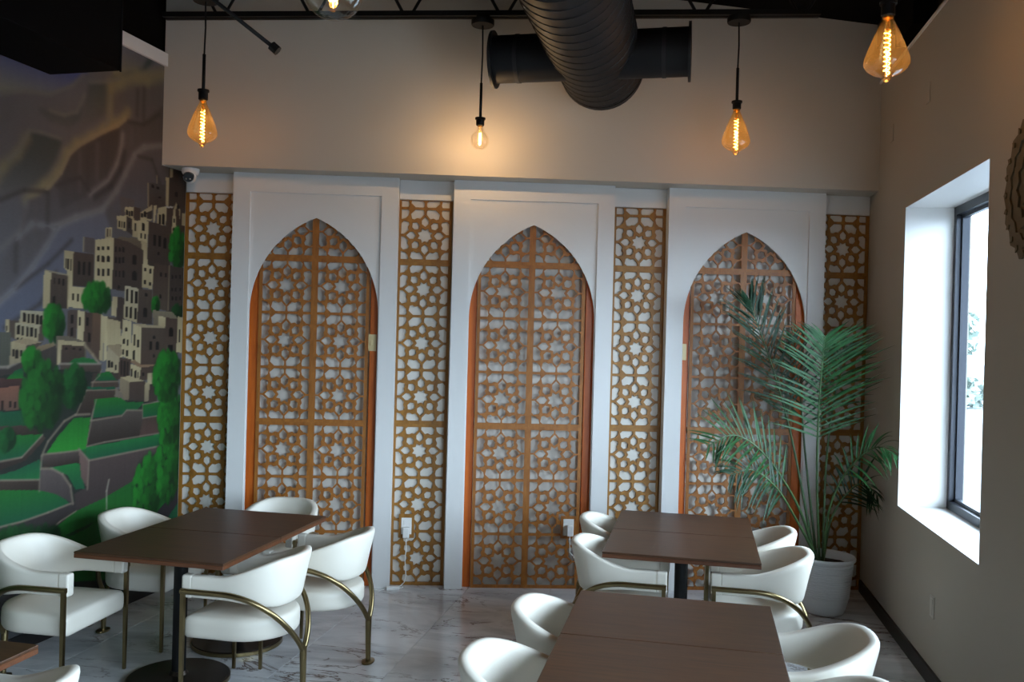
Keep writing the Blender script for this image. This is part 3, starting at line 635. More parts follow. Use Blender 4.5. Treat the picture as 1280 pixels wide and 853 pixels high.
def paint_mural():
    ds, dz = 0.007, 0.006; s0, s1, z0, z1 = -3.3, -0.004, 0.09, 3.745
    ns = int((s1 - s0) / ds) + 1; nz = int((z1 - z0) / dz) + 1
    S = np.linspace(s0, s1, ns) * 1000; Z = np.linspace(z0, z1, nz) * 1000
    # the picture is laid out on the stretch of wall from -1.74 m to the corner; beyond that it runs on, wider
    ps0 = -1742.0; ps = np.linspace(ps0, s1 * 1000, int((s1 * 1000 - ps0) / (ds * 1000)) + 1)
    im = np.full((nz, len(ps), 3), 96.0); rng = np.random.default_rng(4)
    def rng_box(pts, pad=0):
        xs = [q[0] for q in pts]; zs = [q[1] for q in pts]
        i0 = np.searchsorted(ps, min(xs) - pad); i1 = np.searchsorted(ps, max(xs) + pad, 'right')
        j0 = np.searchsorted(Z, min(zs) - pad); j1 = np.searchsorted(Z, max(zs) + pad, 'right')
        return i0, i1, j0, j1
    for op, c, a, pts in MURAL:
        if op == 'b':
            kk = c
            for _ in range(2):
                for ax in (0, 1):
                    acc = np.zeros_like(im)
                    pad = np.pad(im, [(kk, kk) if q == ax else (0, 0) for q in range(3)], mode='edge')
                    for q in range(2 * kk + 1): acc += np.take(pad, range(q, q + im.shape[ax]), axis=ax)
                    im = acc / (2 * kk + 1)
            continue
        if op == 'p':
            i0, i1, j0, j1 = rng_box(pts)
            if i1 <= i0 or j1 <= j0: continue
            X, Y = np.meshgrid(ps[i0:i1], Z[j0:j1]); ins = np.zeros(X.shape, bool)
            for q in range(len(pts)):
                (x1, y1), (x2, y2) = pts[q], pts[q - 1]
                if y1 == y2: continue
                ins ^= ((y1 > Y) != (y2 > Y)) & (X < (x2 - x1) * (Y - y1) / (y2 - y1) + x1)
            zt = max(q[1] for q in pts); zb = min(q[1] for q in pts)
            g = ((zt - Y) / max(1, zt - zb))[..., None]
            colr = np.array(c) * (1 - g) + np.array(a) * g
            colr = colr * (1 + 0.018 * rng.standard_normal((1, X.shape[1], 1)))
            im[j0:j1, i0:i1][ins] = colr[ins]
        elif op == 'l':
            for (x1, y1), (x2, y2) in zip(pts[:-1], pts[1:]):
                i0, i1, j0, j1 = rng_box([(x1, y1), (x2, y2)], a)
                if i1 <= i0 or j1 <= j0: continue
                X, Y = np.meshgrid(ps[i0:i1], Z[j0:j1]); dx, dy = x2 - x1, y2 - y1
                t = np.clip(((X - x1) * dx + (Y - y1) * dy) / max(1e-6, dx * dx + dy * dy), 0, 1)
                d = np.hypot(X - x1 - t * dx, Y - y1 - t * dy)
                w = (np.clip(1.25 - d / a, 0, 1) * 0.8)[..., None]
                im[j0:j1, i0:i1] = im[j0:j1, i0:i1] * (1 - w) + np.array(c) * w
        elif op == 'w':
            for x, z, w, h in pts:
                w = max(w, 9)
                i0, i1, j0, j1 = rng_box([(x - w / 2, z - h / 2), (x + w / 2, z + h / 2)])
                if i1 <= i0 or j1 <= j0: continue
                X, Y = np.meshgrid(ps[i0:i1], Z[j0:j1]); ok = np.ones(X.shape, bool)
                if a:
                    top = z + h / 2 - w / 2
                    ok = (Y < top) | (np.hypot((X - x), (Y - top)) < w * 0.55)
                im[j0:j1, i0:i1][ok] = c
        elif op == 't':
            x, z, rx, rz = pts[0]; r2 = random.Random(a)
            def blob(bx, bz, ex, ez, col, al):
                i0, i1, j0, j1 = rng_box([(bx - ex, bz - ez), (bx + ex, bz + ez)])
                if i1 <= i0 or j1 <= j0: return
                X, Y = np.meshgrid(ps[i0:i1], Z[j0:j1]); d = np.hypot((X - bx) / ex, (Y - bz) / ez)
                w = (np.clip((1 - d) * 3, 0, 1) * al)[..., None]
                im[j0:j1, i0:i1] = im[j0:j1, i0:i1] * (1 - w) + np.array(col) * w
            blob(x, z, rx * 1.08, rz * 1.05, (16, 44, 18), 1.0)
            for _ in range(int(70 + rx * rz / 220)):
                u, v = r2.uniform(-1, 1), r2.uniform(-1, 1)
                if u * u + v * v > 0.95: continue
                lit = min(1, max(0.12, 0.62 - 0.5 * u + 0.25 * v + r2.uniform(-.25, .25)))
                e = r2.uniform(0.8, 1.3)
                blob(x + u * rx * 0.95, z + v * rz * 0.97, max(10, 22 * e), max(14, 34 * e), tuple(q * (0.35 + 0.8 * lit) for q in c), 0.75)
    im += rng.standard_normal(im.shape[:2])[..., None] * 1.5
    sm = im.copy(); sm[:, 1:-1] = im[:, 1:-1] * .6 + (im[:, :-2] + im[:, 2:]) * .2; im = sm
    idx = np.where(S < ps0, ps0 + (ps0 - S) * 0.62, S); ci = np.clip(np.round((idx - ps0) / (ds * 1000)), 0, len(ps) - 1).astype(int)
    im = np.clip(im[:, ci], 0, 255) / 255.0
    lin = np.where(im <= .04045, im / 12.92, ((im + .055) / 1.055) ** 2.4)
    X, Y = np.meshgrid(S / 1000, Z / 1000); n = X.size
    co = np.zeros((n, 3), np.float32); co[:, 0] = X.ravel(); co[:, 1] = -0.002; co[:, 2] = Y.ravel()
    q = np.arange(n).reshape(X.shape); qs = np.stack([q[:-1, :-1], q[:-1, 1:], q[1:, 1:], q[1:, :-1]], -1).reshape(-1, 4)
    keep = ~((S[None, :-1] > -292) & (Z[:-1, None] > 3040)); qs = qs.reshape(nz - 1, ns - 1, 4)[keep]
    me = bpy.data.meshes.new('mural'); me.vertices.add(n); me.vertices.foreach_set('co', co.ravel())
    me.loops.add(qs.size); me.loops.foreach_set('vertex_index', qs.ravel().astype(np.int32))
    me.polygons.add(len(qs)); me.polygons.foreach_set('loop_start', np.arange(0, qs.size, 4, dtype=np.int32))
    me.update(calc_edges=True)
    at = me.color_attributes.new('paint', 'FLOAT_COLOR', 'POINT')
    rgba = np.ones((n, 4), np.float32); rgba[:, :3] = lin.reshape(-1, 3) * MURAL_GAIN; at.data.foreach_set('color', rgba.ravel())
    m, nt, b = new_mat('airbrushed_wall_paint'); ca_ = nt.nodes.new('ShaderNodeVertexColor'); ca_.layer_name = 'paint'
    nt.links.new(ca_.outputs[0], b.inputs['Base Color']); b.inputs['Roughness'].default_value = 0.6; b.inputs['Specular IOR Level'].default_value = 0.25
    me.materials.append(m)
    o = link('mural', me); frame_obj(o, LC, L_ROT); return o
tag(paint_mural(), 'airbrushed mural of hillside stone town, green terraces and grey mountains', 'mural')

# ------------------------------------------------------------------ star lattice
def clip(poly, lim, ax, sgn):
    out = []
    for i in range(len(poly)):
        a, b = poly[i - 1], poly[i]; da = sgn * (lim - a[ax]); db = sgn * (lim - b[ax])
        if (da >= 0) != (db >= 0):
            t = da / (da - db); out.append((a[0] + t * (b[0] - a[0]), a[1] + t * (b[1] - a[1])))
        if db >= 0: out.append(b)
    return out
def tile_holes():
    H = []
    st = []
    for k in range(16):
        a = PI / 8 * (k + 1); r = .29 if k % 2 == 0 else .195; st.append((r * math.sin(a), r * math.cos(a)))
    H.append(st)
    for k in range(8):
        a = PI / 4 * k; c, s = math.cos(a), math.sin(a)
        if k % 2 == 0: pr = [(.33, 0), (.43, .125), (.56, .13), (.70, 0), (.56, -.13), (.43, -.125)]
        else: pr = [(.345, 0), (.425, .122), (.56, .125), (.66, .0), (.56, -.125), (.425, -.122)]
        H.append([(r * c - t * s, r * s + t * c) for r, t in pr])
    big = [(.05, .78), (.055, .91), (.09, .95), (.37, .95), (.53, .80), (.49, .62), (.40, .595), (.30, .65), (.19, .62)]
    cor = [(.63, .95), (.95, .95), (.95, .63), (.86, .60), (.73, .63), (.63, .73), (.60, .86)]
    for sx in (1, -1):
        for sy in (1, -1):
            H.append([(x * sx, y * sy) for x, y in big]); H.append([(y * sx, x * sy) for x, y in big]); H.append([(x * sx, y * sy) for x, y in cor])
    return H
TP = 0.4055; HALF = TP / 2
_lat = {}
def lattice_board(rows, m, thick, grow=1.0):
    key = (rows, m.name, thick)
    if key in _lat: return _lat[key]
    v = []; f = []; full = int(math.ceil(rows - 1e-6))
    for r in range(full):
        top = min(1.0, rows - r) * 2 - 1     # in tile units
        lo = -0.885 if r == 0 else -1.0; hi = 0.885 if (r == full - 1 and top > .99) else top
        hs = []
        for h in tile_holes():
            gx = sum(p[0] for p in h) / len(h); gy = sum(p[1] for p in h) / len(h)
            g = [(gx + (p[0] - gx) * grow, gy + (p[1] - gy) * grow) for p in h]
            for lim, ax, sg in ((.955, 1, 1), (-.955, 1, -1)): g = clip(g, lim, ax, sg)
            for lim, ax, sg in ((.885, 0, 1), (-.885, 0, -1)): g = clip(g, lim, ax, sg)
            if r == 0: g = clip(g, lo, 1, -1)
            g = clip(g, hi - (0 if hi == .885 else .0), 1, 1) if hi < .99 else g
            if len(g) > 2 and max(p[1] for p in g) - min(p[1] for p in g) > .02:
                hs.append([(p[0] * HALF, (p[1] * 1.0) * HALF) for p in g])
        # holes that touch the cut edge are trimmed a hair below it so that the plate stays closed
        hs = [[(x, min(y, top * HALF - .004)) for x, y in h] for h in hs]
        vv, ff = prism_data([(-HALF, -HALF), (HALF, -HALF), (HALF, top * HALF), (-HALF, top * HALF)], hs, 0.0, thick)
        k = len(v); zc = HALF + r * TP
        v += [(x, y, z + zc) for x, y, z in vv]; f += [tuple(i + k for i in t) for t in ff]
    # weld the tiles of a board into one plate
    seen = {}; mp_ = []; nv = []
    for p in v:
        q = (round(p[0], 5), round(p[1], 5), round(p[2], 5))
        if q not in seen: seen[q] = len(nv); nv.append(p)
        mp_.append(seen[q])
    v = nv; f = [tuple(mp_[i] for i in t) for t in f]; f = [t for t in f if len(set(t)) == len(t)]
    cnt = {}
    for t in f: cnt[tuple(sorted(t))] = cnt.get(tuple(sorted(t)), 0) + 1
    f = [t for t in f if cnt[tuple(sorted(t))] == 1]      # drop the walls between neighbouring tiles
    me = bpy.data.meshes.new('lattice_board'); me.from_pydata(v, [], f); me.materials.append(m); me.update()
    _lat[key] = me; return me

strips = [(-1.874, 'star lattice strip in the corner beside the painted mural'),
          (-0.3035, 'star lattice strip between left and middle arches, outlet near its foot'),
          (1.326, 'star lattice strip between middle and right arches, behind table'),
          (2.9185, 'star lattice strip in right corner behind the palm')]
for x, lab in strips:
    e = empty('lattice_strip', lab, 'wall lattice', (x, 6.657, 0), 0, 'gold star lattice strips')
    for z, rows in ((0, 3), (3 * TP, 3), (6 * TP, 1.15)):
        link('lattice_board', lattice_board(rows, M['gold_lattice'], 0.0145, 1.03), e, (0, 0, z))
    h0, h1 = {-1.874: (-2.07, -1.7095), -0.3035: (-.4985, -.093), 1.326: (1.118, 1.5275)}.get(x, (2.7385, 3.118))
    bbox('header_board', M['panel'], e, h0 - x, h1 - x, -.014, -.0005, 2.902, 3.047, bev=.002, seg=1)

# ------------------------------------------------------------------ arched wall panels
AW, SPR, APX = 0.471, 2.03, 2.733
ac = ((APX - SPR) ** 2 - AW * AW) / (2 * AW)
AR = ac + AW
def arch_pts(n=18):
    pts = []
    amax = math.atan2(APX - SPR, ac)
    R = []
    for i in range(n + 1):
        a = amax * i / n; R.append((-ac + AR * math.cos(a), SPR + AR * math.sin(a)))
    return R
ar = arch_pts()
arch_loop = [(AW, 0.0)] + ar + [(-x, z) for x, z in reversed(ar[:-1])] + [(-AW, 0.0)]
archs = [(-1.104, 'white arched wall panel with gold lattice nearest the mural', True, False),
         (0.5125, 'white arched wall panel with gold lattice in the middle of the wall', False, True),
         (2.133, 'white arched wall panel with gold lattice behind the potted palm', False, False)]
PW = 0.604
plate_me = prism_mesh('arch_panel', M['panel'], [(-.485, 0.0), (-AW, 0.0)] + [(-x, z) for x, z in ar] + [(x, z) for x, z in reversed(ar[:-1])] + [(AW, 0.0), (.485, 0.0), (.485, 2.915), (-.485, 2.915)], [], 0.016, 0.03)
fr_me = prism_mesh('face_frame', M['panel'], [(-PW, 0.0), (-.479, 0.0), (-.479, 2.908), (.479, 2.908), (.479, 0.0), (PW, 0.0), (PW, 3.047), (-PW, 3.047)], [], 0.0, 0.03)
side_me = bbox_mesh('side_board', M['panel'], -.009, .009, .0, .063, 0, 3.047, bev=.001, seg=1)
stile_me = bbox_mesh('wood_stile', M['orange'], -.048, .048, .0, .035, 0, 2.42, bev=.004)
for x, lab, sw, pl in archs:
    e = empty('arched_panel', lab, 'wall panel', (x, 6.5625, 0), 0, 'white arched wall panels')
    link('face_frame', fr_me, e); link('arch_panel', plate_me, e)
    for s in (-1, 1):
        link('side_board', side_me, e, (s * (PW - .009), .0305, 0))
        link('wood_stile', stile_me, e, (s * (.4575 + .002), .062, 0))
    for cx in (-HALF, HALF):
        for z, rows in ((0, 3), (3 * TP, 3), (6 * TP, 1)):
            link('lattice_board', lattice_board(rows, M['tan_lattice'], 0.016, 1.10), e, (cx - .004, .0425, z))

# ------------------------------------------------------------------ overhead: joist, duct, box, brace
j = empty('steel_joist', 'black open-web steel joist crossing under the dark ceiling', 'joist', (0, 0, 0))
JA, JB = Vector((-2.15, 6.316, 4.08)), Vector((2.30, 5.70, 4.08))
jd = (JB - JA).normalized(); jn = Vector((-jd.y, jd.x, 0)).normalized()
def bar(mb, a, b, wy, wz):
    n = Vector((-(b - a).y, (b - a).x, 0)).normalized() * wy / 2; u = Vector((0, 0, wz / 2))
    mb.add([a - n - u, a + n - u, a + n + u, a - n + u, b - n - u, b + n - u, b + n + u, b - n + u], [(0, 1, 2, 3), (7, 6, 5, 4), (4, 5, 1, 0), (5, 6, 2, 1), (6, 7, 3, 2), (7, 4, 0, 3)])
for off in (-.024, .024):
    mb = MB(); bar(mb, JA + jn * off, JB + jn * off, .03, .034); mb.build('bottom_chord', M['black_metal'], j)
    mb = MB(); bar(mb, JA + jn * off + Vector((0, 0, .48)), JB + jn * off + Vector((0, 0, .15)), .03, .04); mb.build('top_chord', M['black_metal'], j)
for q in range(8):
    t = (-0.435 + (q - 3) * 0.655 - JA.x) / (JB.x - JA.x)
    if not 0 < t < 1: continue
    p = JA.lerp(JB, t); hh = .46 - .32 * t
    for s in (-1, 1):
        MB().tube([p + jd * (.03 * s) + Vector((0, 0, .01)), p + jd * ((.03 + hh * .55) * s) + Vector((0, 0, hh))], .011, 6).build('web_rod', M['black_metal'], j)

dk = empty('spiral_duct', 'large black spiral air duct with a short cross branch', 'air duct', (0.925, 6.1, 3.77), -AX)
DR = 0.285
du = MB(); n = 40; pr = []
for i, y in enumerate([0.05, 0.045, 0.0, -1, -2, -3, -4, -5, -6.0]):
    pr.append((y, DR if i > 1 else DR - .03))
vs = []; fs = []
for y, r in pr:
    for k in range(n):
        a = 2 * PI * k / n; vs.append((r * math.cos(a), y, r * math.sin(a)))
for i in range(len(pr) - 1):
    for k in range(n):
        a = i * n + k; b = i * n + (k + 1) % n; fs.append((a, a + n, b + n, b))
fs.append(tuple(range(n))); du.add(vs, fs); du.build('duct_shell', M['duct'], dk, True, 50)
se = MB(); sp = []
for i in range(40 * 36 + 1):
    a = 2 * PI * i / 36; y = -0.02 - 0.118 * i / 36
    if y < -4.6: break
    sp.append((DR * math.cos(a) * 1.003, y, DR * math.sin(a) * 1.003))
se.tube(sp, 0.0045, 4, False).build('spiral_seam', M['seam'], dk, True)
bo = MB(); bo.tube([(-.635, -.57, -.085), (.60, -.57, -.085)], .15, 28); bo.build('branch_duct', M['duct'], dk, True, 50)
for x in (-.64, .605):
    fb = MB(); fb.tube([(x - .008, -.57, -.085), (x + .008, -.57, -.085)], .182, 32); fb.build('end_flange', M['seam'], dk, True, 40)
for x in (-.48, .45):
    MB().tube([(x - .012, -.57, -.085), (x + .012, -.57, -.085)], .154, 28).build('branch_collar', M['seam'], dk, True, 40)
MB().tube([(0, -.08, -.0), (0, -.03, 0)], DR + .006, 40).build('end_collar', M['duct'], dk, True, 40)

bx = empty('ceiling_bulkhead', 'black boxed-in bulkhead hanging over the mural', 'bulkhead', (LC.x, LC.y, 0), L_ROT)
bbox('box_shell', M['black'], bx, -6.5, -1.365, -.485, -.004, 3.365, 4.68, bev=.004, seg=1)
bbox('corner_bead', M['black_metal'], bx, -1.367, -1.359, -.49, -.478, 3.36, 4.66, bev=.002, seg=1)
gb = empty('beam_end', 'black beam end bracket at top right corner under the ceiling', 'beam', (RC.x, RC.y, 0), R_ROT)
bbox('beam_box', M['black'], gb, -1.10, -.62, -.16, -.01, 4.0, 4.4, bev=.004, seg=1)
bbox('beam_plate', M['black_metal'], gb, -.62, -.28, -.02, .04, 4.1, 4.4, bev=.004, seg=1)
br = empty('ceiling_brace', 'thin black diagonal brace rod with a fitting at its lower end', 'brace', (-.788, 3.6, 3.023))
MB().tube([(0, 0, 0), (-.284, 0, .212), (-1.70, 0, 1.269)], .0085, 8).build('brace_rod', M['black_metal'], br, True)
MB().tube([(.014, 0, -.012), (-.012, 0, .010)], .02, 8).build('end_fitting', M['black_metal'], br)

# ------------------------------------------------------------------ pendant lamps
def pendant(label, f, x, y, zb, zt, zs, zr, zc, kind, rad, watts, canopy=True, ztop=None):
    """zb bulb bottom, zt bulb top, zs socket top, zr rod top, zc canopy underside"""
    x *= f; y *= f; rad *= f
    zb, zt, zs, zr = [1.8754 + (z - 1.8754) * f for z in (zb, zt, zs, zr)]
    e = empty('pendant_lamp', label, 'lamp', (x, y, zc), 0, 'pendant lamps with filament bulbs')
    H = zt - zb; o = zb - zc
    g = M['amber_glass'] if kind == 'pear' else M['clear_glass']
    if kind == 'pear':
        pf = [(0.0, 0), (.10, .004), (.17, .03), (.19, .055), (.30, .09), (.60, .135), (.86, .20), (.985, .27), (1.0, .32), (.97, .38), (.88, .47), (.73, .60), (.56, .74), (.40, .86), (.27, .95), (.22, 1.0)]
    else:
        pf = [(0.0, 0)] + [(math.sin(PI * i / 18), (1 - math.cos(PI * i / 18)) / 2 * .86) for i in range(1, 16)] + [(.42, .90), (.32, .95), (.30, 1.0)]
    MB().lathe([(r * rad, o + h * H) for r, h in pf], 28).build('bulb_glass', g, e, True)
    fm = MB(); fr = rad * .13; top = o + H * (.80 if kind == 'pear' else .74); bot = o + H * (.13 if kind == 'pear' else .25)
    pts = []
    for i in range(120):
        a = 2 * PI * i / 13; pts.append((fr * math.cos(a), fr * math.sin(a), top + (bot - top) * i / 119))
    fm.tube(pts, rad * .024, 5, False).build('filament', M['filament'], e, True)
    MB().lathe([(.0, bot - .01), (rad * .05, bot - .01), (rad * .07, top), (rad * .12, o + H)], 10).build('glass_stem', g, e, True)
    MB().lathe([(rad * .22, o + H - .002), (rad * .24, o + H + .004), (rad * .24, o + H + .016), (rad * .1, o + H + .02)], 16).build('bulb_cap', M['brass_cap'], e, True, 40)
    s0 = zs - zc; sr = .021 * f
    MB().lathe([(sr * .8, o + H + .006), (sr, o + H + .012), (sr, s0 - .016), (sr * 1.25, s0 - .014), (sr * 1.25, s0 - .002), (.006, s0)], 20).build('socket', M['black_metal'], e, True, 35)
    MB().tube([(0, 0, s0 - .002), (0, 0, zr - zc)], .0075 * f, 8).build('rod', M['black_metal'], e, True)
    MB().tube([(0, 0, zr - zc), (.004, 0, (zr - zc) * .5), (0, 0, 0)], .004 * f, 6).build('cord', M['black_metal'], e, True)
    if canopy:
        MB().lathe([(.0, -.002), (.055 * f, -.002), (.058 * f, .004), (.058 * f, .026 * f), (.0, .027 * f)], 24).build('canopy', M['black_metal'], e, True, 35)
        if ztop: bbox('mount_bracket', M['black_metal'], e, -.045, .045, -.045, .045, .03, ztop - zc, bev=.003, seg=1)
    l = bpy.data.lights.new('bulb_light', 'POINT'); l.energy = watts; l.color = (1.0, 0.70, 0.40); l.shadow_soft_size = .008
    lo = bpy.data.objects.new('bulb_light', l); COL.objects.link(lo); lo.parent = e; lo.location = (0, 0, o + H * .45)
    return e
pendant('amber pear bulb pendant hanging at left near the mural', 1.40, -1.213, 4.1, 2.715, 2.925, 2.979, 3.14, 3.984, 'pear', .066, BULB, True, 4.62)
pendant('clear round globe bulb pendant hanging left of the big duct', 1.336, .060, 4.46, 2.828, 2.945, 2.992, 3.166, 3.990, 'globe', .047, GLOBE, True, 4.064)
pendant('amber pear bulb pendant hanging right of the big duct', 1.337, 1.336, 4.33, 2.822, 3.046, 3.094, 3.258, 4.028, 'pear', .070, BULB, True, 4.064)
pendant('largest nearest amber pear bulb at top right of the photo', 1.42, 1.308, 2.7, 2.713, 2.915, 2.968, 3.13, 4.26, 'pear', .069, BULB, True, 4.37)
pendant('nearest round globe bulb, cut off by top edge of the photo', 1.15, -.279, 1.8, 2.512, 2.645, 2.70, 2.86, 3.49, 'globe', .060, GLOBE * .5, True)

# ------------------------------------------------------------------ small wall fittings
def plate(name, label, cat, loc, w, h, m, rot=(0, 0, 0), extras=None, group=None):
    e = empty(name, label, cat, loc, 0, group); e.rotation_euler = rot
    bbox('cover_plate', m, e, -w / 2, w / 2, -.006, 0, -h / 2, h / 2, bev=.002)
    for nm, mm, a in (extras or []): bbox(nm, mm, e, *a, bev=.002)
    return e
# outlet in a notch of the second lattice strip, charger plugged in
e = plate('wall_outlet', 'white outlet on the lattice strip left of the middle arch', 'outlet', (-.386, 6.653, .447), .078, .125, M['plastic'],
          extras=[('notch_block', M['gold_lattice'], (-.058, .058, -.0045, .0035, -.09, .09)), ('socket_face', M['plastic'], (-.02, .02, -.009, -.004, .01, .045))])
def charger(label, loc, pts):
    e = empty('phone_charger', label, 'charger', loc)
    bbox('charger_body', M['plastic'], e, -.024, .024, -.045, 0, -.05, .03, bev=.006)
    c = MB(); c.tube(pts, .0035, 6); c.build('cable', M['plastic'], e, True)
    return e
charger('white charger plugged low on the lattice strip, cable hanging to floor', (-.386, 6.6435, .415),
        [(0, -.025, -.05), (.004, -.025, -.12), (-.002, -.025, -.22), (.006, -.022, -.33), (-.004, -.02, -.385), (-.03, -.04, -.406), (-.06, -.07, -.4105)])
t = empty('power_adapter', 'white power adapter lying on the floor below the lattice strip', 'adapter', (-.47, 6.535, 0), .25)
bbox('adapter_body', M['plastic'], t, -.05, .05, -.02, .02, 0, .024, bev=.006)
MB().tube([(.05, 0, .008), (.07, .01, .006), (.085, .03, .005), (.08, .05, .004)], .0035, 6).build('cable', M['plastic'], t, True)
MB().tube([(-.05, 0, .008), (-.09, -.01, .004), (-.13, .01, .004), (-.16, .0, .004)], .0035, 6).build('cable', M['plastic'], t, True)
plate('wall_outlet', 'white outlet at the right foot of the middle arch lattice', 'outlet', (.833, 6.602, .465), .08, .125, M['plastic'],
      extras=[('notch_block', M['tan_lattice'], (-.06, .055, -.003, .003, -.085, .085))])
charger('white charger on the outlet beside the pale chair at middle arch', (.842, 6.5955, .455),
        [(0, -.025, -.05), (.0, -.025, -.12), (.004, -.022, -.16), (.0, -.03, -.17), (.03, -.03, -.20), (.06, -.03, -.28), (.07, -.04, -.36), (.08, -.06, -.45)])
plate('switch_plate', 'cream blank plate on right wood stile of the left arch', 'wall plate', (-.682, 6.6243, 1.82), .078, .125, M['cream'], extras=[('toggle', M['cream'], (-.008, .008, -.012, -.005, -.02, .02))])
plate('switch_plate', 'cream plate on left wood stile of the right arch', 'wall plate', (1.678, 6.6243, 1.81), .05, .125, M['cream'], extras=[('toggle', M['cream'], (-.006, .006, -.012, -.005, -.02, .02))])
def rpt(s, z, off=0.0):
    c = RC + RD * s + RN * off; return (c.x, c.y, z)
RR = (0, 0, R_ROT + PI)   # plate front (-y) faces into the room
plate('wall_outlet', 'grey outlet low on the right wall under the window', 'outlet', rpt(-1.93, .437), .075, .12, M['grey_plate'], RR, [('socket_face', M['grey_plate'], (-.018, .018, -.009, -.004, -.045, .045))])
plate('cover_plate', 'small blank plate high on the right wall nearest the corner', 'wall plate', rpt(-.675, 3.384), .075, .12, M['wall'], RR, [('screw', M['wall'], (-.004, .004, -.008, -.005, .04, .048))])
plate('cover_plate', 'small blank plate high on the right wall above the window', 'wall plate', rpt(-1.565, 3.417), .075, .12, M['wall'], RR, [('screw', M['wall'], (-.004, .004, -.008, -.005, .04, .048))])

# dome camera under the soffit
dc = empty('security_camera', 'white turret camera under the soffit in the mural corner', 'camera', (-2.0, 6.5, 3.047))
MB().lathe([(.0, 0.0), (.062, 0.0), (.062, -.02), (.058, -.034), (.05, -.045), (0, -.045)], 28).build('mount_base', M['plastic'], dc, True, 40)
bm_ = MB(); bm_.lathe([(0, .046)] + [(.046 * math.sin(a), .046 * math.cos(a)) for a in [PI * i / 14 for i in range(1, 14)]] + [(0, -.046)], 24)
hd = bm_.build('camera_ball', M['plastic'], dc, True); hd.location = (0, -.012, -.062)
MB().tube([(.0, -.02, 0), (.004, -.049, -.010)], [.040, .034], 22).build('lens_face', M['lens'], hd, True, 40)
for s in (-1, 1): MB().tube([(.004 + s * .014, -.049, -.022), (.004 + s * .014, -.052, -.022)], .0045, 8).build('sensor', M['plastic'], hd)

# carved medallion on the right wall
md = empty('wall_medallion', 'carved brown star medallion hanging on the right wall at photo edge', 'wall ornament', rpt(-3.225, 2.575, .002), 0)
md.rotation_euler = RR
def ring_poly(n, r0, r1, ph=0):
    return [((r0 if i % 2 == 0 else r1) * math.cos(PI * i / n + ph), (r0 if i % 2 == 0 else r1) * math.sin(PI * i / n + ph)) for i in range(2 * n)]
poly_prism('outer_plate', M['carved'], ring_poly(16, .325, .30), [], -.014, -.001, md)
poly_prism('middle_ring', M['carved'], ring_poly(16, .27, .25, .1), [ring_poly(16, .235, .215, .1)], -.022, -.0145, md)
poly_prism('inner_ring', M['carved'], ring_poly(12, .20, .17), [ring_poly(12, .15, .125)], -.024, -.0145, md)
poly_prism('centre_star', M['carved'], ring_poly(8, .11, .055), [], -.026, -.0145, md)
for i in range(24):
    a = 2 * PI * i / 24; c, s = math.cos(a), math.sin(a)
    poly_prism('carved_petal', M['carved'], [(.275 * c, .275 * s), (.29 * c - .014 * s, .29 * s + .014 * c), (.312 * c, .312 * s), (.29 * c + .014 * s, .29 * s - .014 * c)], [], -.02, -.0145, md)

# ------------------------------------------------------------------ tables
TT = 0.733; TBW, TBD = 0.836, 0.613
def make_table():
    e = empty('cafe_table', '', 'table')
    bbox('tabletop', M['walnut'], e, -TBW / 2, TBW / 2, -TBD / 2, TBD / 2, TT - .012, TT, bev=.0025)
    bbox('edge_band', M['walnut_edge'], e, -TBW / 2, TBW / 2, -TBD / 2, TBD / 2, TT - .033, TT - .0122, bev=.002, seg=1)
    b = MB(); b.box(-.26, .26, -.025, .025, TT - .05, TT - .0335); b.box(-.025, .025, -.2, .2, TT - .05, TT - .0335); b.build('top_bracket', M['black_metal'], e)
    MB().tube([(0, 0, .03), (0, 0, TT - .05)], .036, 20).build('column', M['black_metal'], e, True, 40)
    bs = MB().lathe([(.262, .024), (.258, .030), (.12, .036), (.05, .042), (.04, .06)], 48).build('base_plate', M['bronze'], e, True, 40)
    MB().lathe([(.258, .0), (.266, .003), (.266, .024), (.262, .0245)], 48).build('rim', M['brass'], bs, True, 40)
    return e
proto = make_table()
def wl(c, rot, a, b): return (c[0] + a * math.cos(rot) - b * math.sin(rot), c[1] + a * math.sin(rot) + b * math.cos(rot), 0)
T0, T1, T2, T3 = (-1.390, 5.089), (1.351, 5.226), (0.812, 3.301), (-1.974, 3.058)
R0, R1, R2, R3 = -.260, -.265, -.267, -.262
tabs = [(T0, R0, -.309, 'walnut cafe table at left, front one of the joined pair'),
        (T0, R0, .309, 'walnut cafe table at left, rear one of the joined pair'),
        (T1, R1, -.309, 'walnut cafe table by the palm, front one of the back right pair'),
        (T1, R1, .309, 'walnut cafe table nearest the lattice wall at right'),
        (T2, R2, .309, 'walnut cafe table at front right, rear one of the pair'),
        (T2, R2, -.309, 'walnut cafe table in right foreground, cut by the photo bottom'),
        (T3, R3, 0, 'walnut cafe table with only its corner showing at bottom left')]
for i, (c, r, b, lab) in enumerate(tabs):
    o = proto if i == 0 else copy_tree(proto)
    o.location = wl(c, r, 0, b); o.rotation_euler = (0, 0, r); o['label'] = lab; o['group'] = 'walnut cafe tables'
    if i == 2: o.location.z = 0.0

